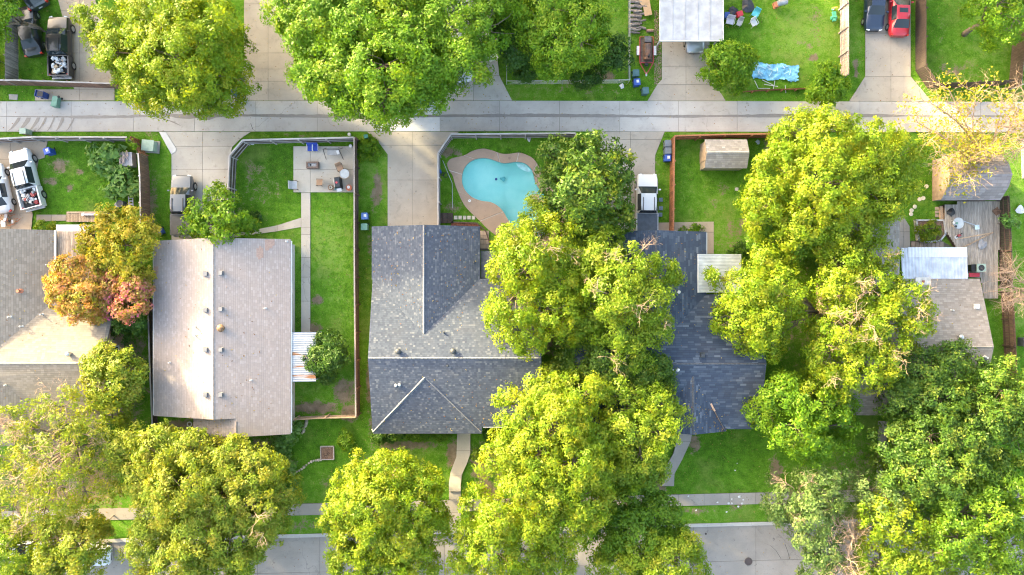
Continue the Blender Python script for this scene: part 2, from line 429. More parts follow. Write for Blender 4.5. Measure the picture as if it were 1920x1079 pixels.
paved('driveway', [(88,-80),(150,-80),(215,100),(215,189),(66,189),(66,168),(140,168),(132,150),(128,100),(120,40)], [150], [20,100,168], M_BEIGE)
paved('walkway', [(69,403),(124,403),(124,414),(69,416)], [97], [], M_BEIGE)
paved('patio', [(550.5,275),(664,275),(664,361),(550.5,361)], [582], [318], M_PATIO, .055, .3)
paved('walkway', [(565,361.6),(582,361.6),(582,623),(565,623)], [], [426.5,440,483,520,565], M_PATIO, .05)
paved('walkway', [(430,441),(520,423),(564.6,409),(564.6,426),(520,434),(440,445)], [450,520], [], M_PATIO, .05)
paved('patio', [(1232,418),(1338,416),(1338,476),(1326,476),(1326,440),(1232,440)], [1265,1300], [436], M_BEIGE, .05)
paved('walkway', [(1683,405),(1692,404),(1705,425),(1706,470),(1683,470)], [1694], [435], M_WALK, .05)
paved('walkway', [(858,800),(882,800),(882,850),(876,868),(866,890),(864,910),(864,921),(842,921),(842,905),(845,885),(856,856)], [], [845,892], M_PATIO, .16)
paved('walkway', [(842,922),(864,922),(864,997),(842,998)], [], [937.5,961], M_WALK, .045)
paved('walkway', [(1275,800),(1299,800),(1294,828),(1278,862),(1264,888),(1263,911),(1240,911),(1243,884),(1262,850)], [], [828,890], M_WALK, .16)
paved('walkway', [(1646,790),(1664,790),(1660,860),(1650,930),(1640,930),(1645,860)], [], [830,880], M_WALK, .05)
paved('walkway', [(206,610),(226,610),(226,690),(206,690)], [], [650], M_BEIGE, .05)
paved('walkway', [(400,812),(424,812),(424,850),(400,850)], [], [], mat('tan_path', (.42,.27,.17), .9), .05)
def band(name, off0, off1, base, xs, m, z, gap=.5, rows=None):
    rows = rows or [off0, off1]
    f = lambda u, o: (u, base(u) + o)
    full = [f(-160, off0), f(2080, off0), f(2080, off1), f(-160, off1)]
    HARD.append(full)
    root = tag(MB().prism([G(*p) for p in full], z-.25, z-.025).obj(name, M_JOINT), kind='structure')
    for r in range(len(rows)-1):
        for i in range(len(xs)-1):
            q = [f(xs[i]+gap, rows[r]+gap), f(xs[i+1]-gap, rows[r]+gap), f(xs[i+1]-gap, rows[r+1]-gap), f(xs[i]+gap, rows[r+1]-gap)]
            if name == 'sidewalk' and any(a < q[0][0]+10 and q[1][0]-10 < b for a, b in ((843, 863),)): pass
            MB().prism([G(*p) for p in q], z-.2, z + random.uniform(-.005, .005)).obj('slab', m, root)
    return root
side_v = lambda u: 958.5 - .0245*u
band('sidewalk', 0, 22, side_v, [-160] + list(range(-120, 2080, 48)) + [2080], M_WALK, .03, .25)
band('street', 6, 260, curb_v, [-160] + [14 + 117*i for i in range(-1, 18)] + [2080], M_STREET, -.11, .28, [6, 73, 140, 260])
c = tag(MB().prism([G(u, curb_v(u)+o) for u, o in ((-160,0),(2080,0),(2080,6.5),(-160,6.5))], -.3, .035).obj('kerb', M_CURB), kind='structure')
# drains, manhole
mh = thing('manhole_cover', 'round dark iron manhole cover set in the street slabs', 'manhole', (*G(1404,1054), -.108))
MB().cyl(0,0,-.02,.012,.34,.33,28).obj('cover', mat('iron', (.075,.055,.05), .6, metal=.4), mh); MB().ring(0,0,.012,.36,.022,28).obj('frame', mat('iron_frame', (.11,.09,.08), .6), mh)
mh = thing('street_valve_cover', 'small round dark valve cap in the street near the kerb', 'manhole', (*G(1324,1002), -.108))
MB().cyl(0,0,-.02,.012,.1,.1,16).obj('cap', MC['iron'], mh)
# wet gutter line and spills on the alley: thin films lying on the concrete
tw = NT('wet_film'); tw.base(tw.mix(tw.noise(tw.pos(), 6, 3), (.15,.135,.12), (.24,.22,.2))); tw.set(Roughness=.45)
def film(name, top, bot, z=.0535):
    b = MB(); n = len(top); V = [(*G(*p), z) for p in top] + [(*G(*p), z) for p in bot]
    b.add(V, [(i, n+i, n+i+1, i+1) for i in range(n-1)])
    return tag(b.obj(name, tw.m), kind='stuff')
T_, B_ = [], []
rr = random.Random(4); w = 2.0
for u in range(-40, 1960, 7):
    w = min(3.6, max(.6, w + rr.uniform(-.55, .55))); c0 = 217.6 + .8*math.sin(u/90.) + (0 if u > 250 else 1.2)
    k = 1.0 if u > 130 else .4
    T_.append((u, c0 - w*k*rr.uniform(.6, 1))); B_.append((u, c0 + w*k))
film('wet_gutter_line', T_, B_)
film('wet_spill', [(266,211),(290,211),(320,213),(335,215),(360,212),(380,213),(392,208),(398,214),(430,217)], [(266,211.6),(290,214),(315,217),(330,222),(355,224),(375,221),(392,226),(405,221),(430,219)], .057)
for i, (u, a, wd) in enumerate([(20,14,6),(38,13,8),(58,12,6),(74,11,4),(92,9,3),(108,8,5),(128,10,3)]):
    film('wet_spill', [(u+a,221),(u+a*.7,228),(u+a*.3,236),(u+a*.0,242),(u-a*.35,246)], [(u+a+wd,221),(u+a*.7+wd*1.2,228),(u+a*.3+wd,236),(u+wd*.6,242),(u-a*.35+1,246)], .057 + .0005*i)
film('wet_spill', [(313,225),(325,228),(338,235)], [(313,225.5),(325,231),(340,237)], .057)
tb_ = mat('tar', (.03,.028,.027), .8)
for pts in (((1432,1019),(1445,1024),(1455,1033),(1465,1049)),((1472,1021),(1477,1034),(1481,1049)),((1460,1003),(1467,1009)),((470,232),(474,243),(480,247))):
    q = MB(); n = len(pts); zz = -.098 if pts[0][1] > 900 else .056; V = [(*G(u_, v_), zz) for u_, v_ in pts] + [(*G(u_+.9, v_+.2), zz) for u_, v_ in pts]
    tag(q.add(V, [(i, n+i, n+i+1, i+1) for i in range(n-1)]).obj('tar_crack', tb_), kind='stuff')
# white apron kerb beside the grey pickup's drive
ck = tag(MB().prism([G(*p) for p in ((299,248),(312,249),(331,279),(330,285),(322,290))], -.05, .1).obj('apron_kerb', M_NEW), kind='structure')
# gravel strip beside the carport drive
b = MB()
for i in range(700):
    u, v = random.uniform(1227,1240), random.uniform(20,160); x, y = G(u, v); r = random.uniform(.03,.07)
    b.add([(x-r,y,.0),(x,y-r,.0),(x+r,y,.0),(x,y+r,.0),(x,y,.05)], [(0,1,4),(1,2,4),(2,3,4),(3,0,4)])
tag(b.obj('gravel', mat('gravel', (.30,.225,.15), .95, .4, 8)), kind='stuff')

# ------------------------------------------------------------------ pool
M_PDECK = concrete('pool_deck_concrete', (.38,.27,.195), .35, .04, (.24,.16,.11))
HARD.append([(800+b_[0]/4, 240+b_[1]/4) for _, b_ in PAIRS])
pd = tag(MB().obj('pool_deck', M_JOINT), kind='structure')
NP = len(POOL); cuts = [0, 12, 26, 36, 46, 62, 78, 96, 112, NP]
for s in range(len(cuts)-1):
    b = MB(); i0, i1 = cuts[s], cuts[s+1]; V = []
    for i in range(i0, i1+1):
        P0, P1 = np.array(POOL[i % NP]), np.array(DECK[i % NP])
        e = .04 if i == i0 else (-.04 if i == i1 else 0)
        tg = np.array(POOL[(i+1) % NP]) - np.array(POOL[(i-1) % NP]); tg = tg/np.linalg.norm(tg)*e
        V.append((P0+tg, P1+tg))
    n = len(V)
    vv = [(*a, .07) for a, _ in V] + [(*d, .06) for _, d in V] + [(*a, -.2) for a, _ in V] + [(*d, -.1) for _, d in V]
    F = [(i, i+1, n+i+1, n+i) for i in range(n-1)] + [(2*n+i, 2*n+i+1, i+1, i) for i in range(n-1)] + [(n+i, n+i+1, 3*n+i+1, 3*n+i) for i in range(n-1)]
    F += [(0, n, 3*n, 2*n), (2*n-1, n-1, 3*n-1, 4*n-1)]
    b.add(vv, F).obj('deck_section', M_PDECK, pd)
pj = MB(); V = [(*p, .02) for p in POOL] + [(*p, .02) for p in DECK]
pj.add(V, [(i, (i+1) % NP, NP+(i+1) % NP, NP+i) for i in range(NP)]).obj('deck_joint_filler', mat('pale_joint', (.6,.52,.44), .9), pd)
pool = thing('swimming_pool', 'kidney-shaped swimming pool of pale turquoise water with a tan deck', 'pool', (0,0,0))
tp = NT('pool_plaster'); pp = tp.pos()
pc = tp.mix(tp.step(tp.noise(pp, .5, 4, .6), .3, .7), (.46,.80,.76), (.62,.88,.83)); pc = tp.mix(tp.math('MULTIPLY', tp.step(tp.noise(pp, 2.2, 5, .7), .58, .8), .35), pc, (.34,.70,.69))
tp.base(pc); tp.set(Roughness=.8)
cen = np.array(POOL).mean(0) + np.array([-.4, .6])
rings = [(1.0, .04), (1.0, -.35), (.985, -.75), (.86, -1.15), (.55, -1.5), (.2, -1.7)]
V = [(*(cen + (np.array(p)-cen)*k), z) for k, z in rings for p in POOL] + [(*cen, -1.72)]
F = [(j*NP+i, (j+1)*NP+i, (j+1)*NP+(i+1) % NP, j*NP+(i+1) % NP) for j in range(len(rings)-1) for i in range(NP)] + [((len(rings)-1)*NP+i, len(rings)*NP, (len(rings)-1)*NP+(i+1) % NP) for i in range(NP)]
basin = MB().add(V, F).obj('basin', tp.m, pool, True)
twt = NT('pool_water'); gl = twt.node('ShaderNodeBsdfGlossy'); gl.inputs['Roughness'].default_value = .03; trn = twt.node('ShaderNodeBsdfTransparent'); trn.inputs[0].default_value = (.80,.97,.97,1)
fr = twt.node('ShaderNodeFresnel'); fr.inputs[0].default_value = 1.33; bp = twt.node('ShaderNodeBump'); bp.inputs['Strength'].default_value = .3; bp.inputs['Distance'].default_value = .06
twt.link(twt.noise(twt.pos(), 2.6, 4), bp.inputs['Height']); twt.link(bp.outputs[0], gl.inputs['Normal']); twt.link(bp.outputs[0], fr.inputs['Normal'])
mx = twt.node('ShaderNodeMixShader'); twt.link(fr.outputs[0], mx.inputs[0]); twt.link(trn.outputs[0], mx.inputs[1]); twt.link(gl.outputs[0], mx.inputs[2]); twt.link(mx.outputs[0], twt.out.inputs[0])
MB().add([(*(cen+(np.array(p)-cen)*.997), z) for z in (.03,-.22) for p in POOL], [(i, NP+i, NP+(i+1) % NP, (i+1) % NP) for i in range(NP)]).obj('waterline_tile', mat('tile_blue', (.10,.28,.36), .3, .3, 20), pool)
MB().add([(*p, -.1) for p in POOL], [tuple(range(NP-1, -1, -1))]).obj('water', twt.m, pool)
MB().add([(*G(800+a/4, 240+b_/4), -.42) for a, b_ in ((668,262),(700,262),(735,270),(772,300),(785,322),(760,326),(720,312),(690,292))], [tuple(range(7,-1,-1))]).obj('entry_step', mat('step_plaster', (.75,.85,.84), .8), pool)
x, y = G(929.5, 331.5); MB().cyl(x, y, -1.72, -1.60, .12, .12, 14).obj('main_drain', mat('drain_blue', (.02,.06,.25), .5), pool)
x, y = G(943, 332); b = MB(); b.add([(x + r*math.cos(a), y + .8*r*math.sin(a), -1.30 - .02*(i % 2)) for i, (a, r) in enumerate([(k*PI/6, random.uniform(.2,.36)) for k in range(12)])], [tuple(range(12))]).obj('silt_patch', mat('silt', (.16,.46,.48), .9), pool)
x, y = G(880.5, 377); sk = thing('skimmer_lid', 'round white skimmer lid in the tan pool deck', 'lid', (x, y, .066)); MB().cyl(0,0,0,.015,.13,.13,18).obj('lid', mat('white_plastic', (.72,.72,.70), .5, .05), sk); MB().cyl(0,0,.0152,.02,.03,.03,10).obj('lift_hole', mat('dark_plastic', (.03,.03,.03), .5), sk)
# ------------------------------------------------------------------ houses
def roof_mesh(name, polys, m, parent, th=.14):
    me = bpy.data.meshes.new(name); V, F, UV = [], [], []
    for poly in polys:
        p = [Vector(q) for q in poly]; n = Vector((0,0,0))
        for i in range(len(p)): n += (p[i-1] - p[0]).cross(p[i] - p[0])
        if n.z < 0: p = p[::-1]; n = -n
        n.normalize(); u = Vector((0,0,1)).cross(n)
        u = u.normalized() if u.length > 1e-4 else Vector((1,0,0)); w = n.cross(u); k = len(p); o = len(V)
        V += [tuple(q) for q in p] + [(q.x, q.y, q.z-th) for q in p]
        F.append(tuple(range(o, o+k))); UV += [(q.dot(u), q.dot(w)) for q in p]
        F.append(tuple(range(o+2*k-1, o+k-1, -1))); UV += [(0, 0)]*k
        for i in range(k):
            j = (i+1) % k; F.append((o+i, o+k+i, o+k+j, o+j)); UV += [(0, 0)]*4
    me.from_pydata(V, [], F); uvl = me.uv_layers.new(name='UVMap')
    uvl.data.foreach_set('uv', np.array(UV, np.float32).ravel()); me.update()
    return put(name, me, m, parent)
def on_roof(polys, u, v):
    best = None
    for poly in polys:
        a, b, c = (Vector(q) for q in poly[:3]); n = (b-a).cross(c-a)
        if n.length < 1e-6: continue
        o = Vector((0,0,CAMZ)); d = Vector(((u-960)/PPM, -(v-539.5)/PPM, -CAMZ))
        q = o + d*((a-o).dot(n)/d.dot(n))
        if pip([q.x], [q.y], [r[:2] for r in poly])[0] and (best is None or q.z > best.z): best = q
    return best
def caps(name, parent, m, p, q, w=.28, h=.05, pitch=.34):
    p, q = Vector(p), Vector(q); L = (q-p).length; d = (q-p)/L; s = d.cross(Vector((0,0,1))).normalized(); up = s.cross(d)
    b = MB(); n = max(1, int(L/pitch))
    for i in range(n):
        a0, a1 = p + d*(L*i/n), p + d*(L*(i+1)/n - .015)
        lo = Vector((0,0,-w*.28))
        b.add([a0+s*w/2+lo, a0+up*h, a0-s*w/2+lo, a1+s*w/2+lo, a1+up*(h+.02), a1-s*w/2+lo], [(0,3,4,1), (1,4,5,2), (0,1,2), (5,4,3)])
    return b.obj(name, m, parent)
def gutter(parent, m, p, q):
    d = Vector(q)-Vector(p); L = d.length; rz = math.atan2(d.y, d.x); c = (Vector(p)+Vector(q))/2
    return MB().box(c.x, c.y, c.z, L, .11, .11, rz).obj('gutter', m, parent)
def wall_box(parent, m, x0, y0, x1, y1, z1=2.62, gables=(), thick=.16):
    b = MB().prism([(x0,y0),(x1,y0),(x1,y1),(x0,y1)], -.1, z1)
    for ax, at, lo, hi, zt in gables:      # triangular gable wall
        if ax == 'y': V = [(lo,at-thick/2,z1),(hi,at-thick/2,z1),((lo+hi)/2,at-thick/2,zt),(lo,at+thick/2,z1),(hi,at+thick/2,z1),((lo+hi)/2,at+thick/2,zt)]
        else: V = [(at-thick/2,lo,z1),(at-thick/2,hi,z1),(at-thick/2,(lo+hi)/2,zt),(at+thick/2,lo,z1),(at+thick/2,hi,z1),(at+thick/2,(lo+hi)/2,zt)]
        b.add(V, [(0,1,2), (5,4,3), (0,3,4,1), (1,4,5,2), (2,5,3,0)])
    return b.obj('wall', m, parent)
M_TRIM = mat('white_trim', (.58,.58,.57), .5, .06)
M_GLASS = NT('window_glass').set(Roughness=.05, Metallic=0.0).m; M_GLASS.node_tree.nodes['Principled BSDF'].inputs['Base Color'].default_value = (.03,.04,.05,1)
def window(parent, x, y, nx, ny, w=1.2, h=1.1, z=1.5):
    """frame with glass set on a wall whose outward normal is (nx,ny)"""
    rz = math.atan2(ny, nx) + PI/2
    f = MB(); c, s = math.cos(rz), math.sin(rz)
    for dx, dz, sx, sz in ((-w/2,0,.08,h), (w/2,0,.08,h), (0,h/2,w,.08), (0,-h/2,w+.1,.1), (0,0,.05,h)):
        f.box(x+dx*c+nx*.03, y+dx*s+ny*.03, z+dz, sx, .09, sz, rz)
    o = f.obj('window', M_TRIM, parent); MB().box(x+nx*.02, y+ny*.02, z, w-.06, .04, h-.06, rz).obj('pane', M_GLASS, o)
def door(parent, x, y, nx, ny, m):
    rz = math.atan2(ny, nx) + PI/2
    o = MB().box(x+nx*.02, y+ny*.02, 1.03, .92, .07, 2.05, rz).obj('door', m, parent)
    MB().box(x+nx*.08+.35*math.cos(rz), y+ny*.08+.35*math.sin(rz), 1.0, .1, .06, .06, rz).obj('handle', mat('brass', (.4,.3,.12), .35, metal=.8), o)
M_VENT = mat('grey_metal', (.20,.205,.22), .5, .1, metal=.5)
M_DARKVENT = mat('black_vent', (.05,.055,.06), .5, .1)
M_PIPE = mat('pale_pipe', (.6,.6,.58), .6, .1)
def box_vent(roof, q, m=M_VENT, s=.36):
    b = MB().box(q.x, q.y, q.z+.05, s*1.25, s*1.25, .05).box(q.x, q.y, q.z+.17, s, s, .2, 0, .88); return b.obj('roof_vent', m, roof)
def round_vent(roof, q, m, r=.24, h=.42):
    b = MB().cyl(q.x, q.y, q.z-.1, q.z+h*.5, r*.7, r*.7, 14); b.dome(q.x, q.y, q.z+h*.5, r, r, h*.5, 14); return b.obj('roof_vent', m, roof, False)
def pipe_vent(roof, q, m=M_PIPE, r=.06, h=.35):
    return MB().cyl(q.x, q.y, q.z-.1, q.z+.02, r*2.4, r*1.2, 10).cyl(q.x, q.y, q.z, q.z+h, r, r, 10).obj('vent_pipe', m, roof)

# --- pinkish-grey gabled house
R2 = shingles('pink_grey_shingles', [(0,(0.2511,0.2185,0.2046)),(.3,(0.2651,0.2297,0.2167)),(.7,(0.2790,0.2437,0.2306)),(.92,(0.2976,0.2623,0.2511)),(1,(0.3208,0.2883,0.2790))], .18, .28, 1.0, .3, (.33,.26,.22))
e = 2.7; xl, xm, xr, r2 = -32.27, -26.1, -19.93, 4.6
h2p = [[(xl,-11.55,e),(xm,-11.55,r2),(xm,4.35,r2),(xl,4.2,e)],
       [(xm,-11.55,r2),(-24.3,-11.55,4.046),(-24.3,-13.2,4.046),(xr,-13.2,e),(xr,4.35,e),(xm,4.35,r2)],
       [(-28.7,-13.2,2.69),(-24.3,-13.2,4.045),(-24.3,-11.4,4.045),(-28.7,-11.4,2.69)]]
h2 = thing('gabled_house', 'long gabled house with a pale pinkish-grey shingle roof and brown patches', 'house', (0,0,0))
MB_SIDING = mat('cream_siding', (.52,.50,.46), .7, .08)
wall_box(h2, MB_SIDING, xl+.5, -11.2, xr-.42, 4.0, 2.62, [('y',-11.15,xl+.5,xr-.5,4.4),('y',3.95,xl+.5,xr-.5,4.4)]); wall_box(h2, MB_SIDING, -28.3, -12.8, xr-.42, -11.2, 2.58, [('y',-12.75,-28.3,xr-.5,3.9)])
rf2 = roof_mesh('roof', h2p, R2, h2)
caps('ridge_cap', rf2, mat('pink_cap', (.23,.205,.195), .85), (xm,-11.5,r2), (xm,4.3,r2)); caps('ridge_cap', rf2, MC['pink_cap'], (-24.3,-13.15,4.046), (-24.3,-11.8,4.046))
gutter(h2, M_TRIM, (xr+.04,-13.1,e-.12), (xr+.04,4.2,e-.12)); gutter(h2, M_TRIM, (xl-.04,-11.5,e-.12), (xl-.04,4.1,e-.12))
for y in (2.6, 0.0, -3.4, -10.5): window(h2, xr-.42, y, 1, 0)
door(h2, xr-.42, -5.6, 1, 0, M_TRIM); door(h2, -27.4, -12.8, 0, -1, mat('brown_door', (.14,.07,.04), .5)); window(h2, -22.8, -12.8, 0, -1, 2.0); window(h2, -29.8, -11.2, 0, -1, 1.4)
for u, v in ((386.5,514),(415,512.5),(386.5,581.5),(415,580),(386.5,656),(415,656),(386.5,740),(415,740)): box_vent(rf2, on_roof(h2p, u, v))
round_vent(rf2, on_roof(h2p, 416, 615.5), mat('rusty_turbine', (.22,.13,.07), .6, .5, 6, metal=.3), .34, .5)
for u, v in ((366,613),(366,629),(319,680),(471,713),(498,578),(538,453)): pipe_vent(rf2, on_roof(h2p, u, v))
def patch(pts, m):
    q = [on_roof(h2p, u, v) for u, v in pts]; MB().add([(a.x, a.y, a.z+.012) for a in q], [tuple(range(len(q)))]).obj('shingle_patch', m, rf2)
M_PATCH = mat('brown_patch', (.31,.215,.175), .9, .12, 6)
patch([(497,449),(515,449),(515,461),(511,461),(511,466),(505,466),(505,470),(497,470)], M_PATCH)
patch([(481,466),(486,466),(486,462),(490,462),(490,465),(494,465),(494,484),(489,484),(489,487),(484,487),(484,483),(481,483)], M_PATCH)
patch([(289,500),(297,500),(297,514),(295,514),(295,523),(289,523)], M_PATCH)

# --- dark-roofed house beside the pool
R3 = shingles('slate_blue_speckled_shingles', [(0,(0.0343,0.0468,0.0741)),(.4,(0.0452,0.0601,0.0905)),(.8,(0.0593,0.0757,0.1076)),(.88,(0.0718,0.0881,0.1186)),(.92,(0.0874,0.1030,0.1310)),(1,(0.1131,0.1287,0.1521))], .17, .2, 3.0, .14, (.16,.145,.13))
m3 = 4.82; w3 = 4.2; YR = -6.16; NE, SE = .77, -13.08
h3p = [[(-12.63,5.5,e),(-7.75,5.52,w3),(-7.75,-4.1,w3),(-12.63,.77,e)],
       [(-7.75,5.52,w3),(-2.88,5.5,e),(-2.88,.77,e),(-7.75,-4.1,w3)],
       [(-12.55,.77,e),(-7.75,-4.1,w3),(-2.88,.77,e),(2.56,.77,e),(2.56,YR,m3),(-12.55,YR,m3)],
       [(-12.55,YR,m3),(2.56,YR,m3),(2.56,-12.5,2.87),(-2.7,-12.5,2.87),(-2.7,SE,e),(-12.55,SE,e)]]
h3 = thing('dark_roofed_house', 'house with a slate-blue speckled shingle roof between driveway and pool', 'house', (0,0,0))
M_BRICK = mat('tan_brick', (.33,.23,.17), .9, .2, 8)
wall_box(h3, M_BRICK, -12.1, -12.5, 2.1, .3, 2.62, [('x',-12.0,-12.5,.3,4.5),('x',2.0,-12.5,.3,4.5)]); wall_box(h3, M_BRICK, -12.15, .3, -3.4, 5.1, 2.6, [('y',5.0,-12.15,-3.4,4.0)])
rf3 = roof_mesh('roof', h3p, R3, h3)
M_CAP3 = mat('slate_ridge_caps', (.15,.16,.185), .85, .2, 5)
caps('ridge_cap', rf3, M_CAP3, (-7.75,5.5,w3), (-7.75,-4.05,w3), .34); caps('ridge_cap', rf3, M_CAP3, (-12.5,YR,m3), (2.5,YR,m3), .34)
q0 = on_roof(h3p, 797, 708); q1 = Vector((-12.5,-13.0,e)); q2 = Vector((-2.75,-13.0,e))
caps('hip_cap', rf3, M_CAP3, q0, q1, .55, .10, .3); caps('hip_cap', rf3, M_CAP3, q0, q2, .34, .06, .3)
for u, v in ((747,659),(850,658.5)): round_vent(rf3, on_roof(h3p, u, v), M_DARKVENT, .26, .4)
for u, v in ((832,624),(839,686),(888,492)): pipe_vent(rf3, on_roof(h3p, u, v), M_DARKVENT, .07, .2)
for u, v in ((742,722),(749,721)): pipe_vent(rf3, on_roof(h3p, u, v), M_PIPE, .1, .3)
gutter(h3, M_TRIM, (-2.6,-12.55,2.75), (2.5,-12.55,2.75)); gutter(h3, mat('dark_gutter',(.08,.085,.1),.5), (-12.5,SE-.04,e-.12), (-2.75,SE-.04,e-.12))
door(h3, -4.8, -12.5, 0, -1, MC['brown_door']); window(h3, -8.5, -12.5, 0, -1, 1.8); window(h3, -3.4, 3.5, 1, 0); window(h3, -10.8, -12.5, 0, -1); window(h3, 2.1, -3.0, 1, 0)
MB().box(-9.8, 5.12, 1.1, 2.6, .06, 2.2).obj('garage_door', M_TRIM, h3); MB().box(-5.6, 5.12, 1.1, 2.6, .06, 2.2).obj('garage_door', M_TRIM, h3)
pr = thing('flat_porch_roof', 'low dark flat porch roof tucked beside the slate-roofed wing', 'roof', (0,0,0))
MB().prism([P(901,471,2.4)[:2],P(960,470,2.4)[:2],P(960,560,2.4)[:2],P(901,560,2.4)[:2]], 2.2, 2.35).obj('deck_panel', mat('dark_felt', (.085,.09,.105), .9), pr)
for u, v in ((905,478),(955,478)): x, y = P(u,v,2.2)[:2]; MB().box(x,y,1.1,.12,.12,2.2).obj('post', M_TRIM, pr)

# --- streaked dark-roofed house
R4 = shingles('blue_black_streaked_shingles', [(0,(0.0294,0.0442,0.0736)),(.45,(0.0386,0.0570,0.0920)),(.78,(0.0515,0.0718,0.1086)),(.9,(0.0736,0.0957,0.1325)),(1,(0.1196,0.1454,0.1840))], .21, .55, 9.0, .2, (.10,.085,.075))
m4 = 4.57; w4 = 4.18; Y4 = -6.68
h4p = [[(17.5,5.02,e),(12.7,5.05,w4),(12.7,-5.4,w4),(17.5,-.6,e)],
       [(12.7,5.05,w4),(7.9,5.02,e),(7.9,-.6,e),(12.7,-5.4,w4)],
       [(7.9,-.6,e),(12.7,-5.4,w4),(17.5,-.6,e),(22.25,-.6,e),(22.25,Y4,m4),(5.5,Y4,m4),(5.5,-.6,e)],
       [(5.5,Y4,m4),(22.25,Y4,m4),(22.25,-12.75,e),(19.3,-12.75,e),(15.95,-7.76,4.24),(12.6,-12.75,e),(5.5,-12.75,e)],
       [(15.95,-7.76,4.24),(19.3,-12.75,e),(19.3,-12.95,e),(15.95,-12.95,4.24)],
       [(15.95,-7.76,4.24),(15.95,-12.95,4.24),(12.6,-12.95,e),(12.6,-12.75,e)]]
h4 = thing('streaked_roof_house', 'house with blue-black streaked shingle roof half hidden by trees', 'house', (0,0,0))
wall_box(h4, MB_SIDING, 6.0, -12.3, 21.8, -1.0, 2.62, [('x',21.7,-12.3,-1.0,4.3)]); wall_box(h4, MB_SIDING, 8.4, -1.0, 17.1, 4.6, 2.6, [('y',4.5,8.4,17.1,3.9)]); wall_box(h4, M_BRICK, 13.0, -12.6, 18.9, -12.2, 2.6, [('y',-12.5,13.0,18.9,3.9)])
rf4 = roof_mesh('roof', h4p, R4, h4)
M_CAP4 = mat('blue_black_caps', (.09,.1,.12), .85, .3, 6)
caps('ridge_cap', rf4, M_CAP4, (12.7,5.0,w4), (12.7,-5.3,w4)); caps('ridge_cap', rf4, M_CAP4, (5.6,Y4,m4), (22.2,Y4,m4)); caps('ridge_cap', rf4, M_CAP4, (15.95,-7.8,4.24), (15.95,-12.9,4.24))
gutter(h4, M_TRIM, (17.54,-.5,e-.12), (17.54,4.95,e-.12))
for u, v in ((1317,666),(1382,664)): box_vent(rf4, on_roof(h4p, u, v), M_DARKVENT, .36)
for u, v in ((1272,548),(1271,693),(1260,694)): pipe_vent(rf4, on_roof(h4p, u, v), M_PIPE, .11, .3)
window(h4, 15.9, -12.6, 0, -1, 1.8); door(h4, 18.5, -12.6, 0, -1, M_TRIM); window(h4, 20.4, -12.3, 0, -1); window(h4, 17.1, 3, 1, 0); window(h4, 8.4, 3, -1, 0)
for x in (9.6, 13.0): MB().box(x, 4.63, 1.1, 2.5, .06, 2.2).obj('garage_door', M_TRIM, h4)
bp_ = on_roof(h4p, 1336, 764); bb = thing('fallen_branch', 'tan broken branch lying on the blue-black roof valley', 'branch', (bp_.x, bp_.y, bp_.z))
MB().box(0,0,.08,.16,.75,.05,.5).obj('board_end', mat('tan_wood', (.45,.3,.2), .8), bb); MB().tube([(.15,-.3,.06),(.6,-1.1,-.15),(1.2,-2.1,-.5)], [.05,.035,.02], 5).obj('stick', mat('bark', (.17,.13,.10), .95, .3, 8), bb)

# --- grey-brown house at the right
R5 = shingles('grey_brown_shingles', [(0,(.215,.185,.155)),(.5,(.25,.22,.19)),(1,(.30,.265,.235))], .18, .35, 13.0, .25, (.22,.19,.15))
m5 = 4.6; Y5 = -5.2
h5p = [[(28.0,.85,e),(42.12,.79,e),(42.12,Y5,m5),(28.0,Y5,m5)], [(28.0,Y5,m5),(42.12,Y5,m5),(42.12,-8.2,3.65),(40.5,-11.5,e),(28.0,-11.5,e)],
       [(34.9,6.7,e),(31.6,6.7,3.75),(31.6,-2.0,3.75),(34.9,-.3,e)], [(31.6,6.7,3.75),(28.3,6.7,e),(28.3,-.3,e),(31.6,-2.0,3.75)]]
h5p[1] = [(28.0,Y5,m5),(42.12,Y5,m5),(42.12,-11.5,e),(28.0,-11.5,e)]
h5 = thing('grey_brown_house', 'house with a plain grey-brown shingle roof at the right', 'house', (0,0,0))
wall_box(h5, M_BRICK, 28.5, -11.1, 41.7, .4, 2.62, [('x',41.6,-11.1,.4,4.3)]); wall_box(h5, M_BRICK, 28.7, .4, 34.5, 6.3, 2.6, [('y',6.2,28.7,34.5,3.6)])
rf5 = roof_mesh('roof', h5p, R5, h5)
caps('ridge_cap', rf5, mat('grey_brown_caps', (.29,.26,.225), .85), (28.1,Y5,m5), (42.0,Y5,m5))
round_vent(rf5, on_roof(h5p, 1798, 632), mat('galvanised', (.5,.5,.5), .35, .1, metal=.8), .26, .5)
box_vent(rf5, on_roof(h5p, 1830, 575), mat('pale_vent', (.6,.58,.54), .5), .38); pipe_vent(rf5, on_roof(h5p, 1784, 582), M_PIPE); pipe_vent(rf5, on_roof(h5p, 1675, 668), M_PIPE, .16, .35)
for u, v in ((1845,669),(1849,671)): pipe_vent(rf5, on_roof(h5p, u, v), M_PIPE, .08, .25)
window(h5, 34.5, 3.5, 1, 0); window(h5, 38.5, .4, 0, 1, 1.6); door(h5, 36.0, .4, 0, 1, MC['brown_door']); window(h5, 32, -11.1, 0, -1, 1.8)

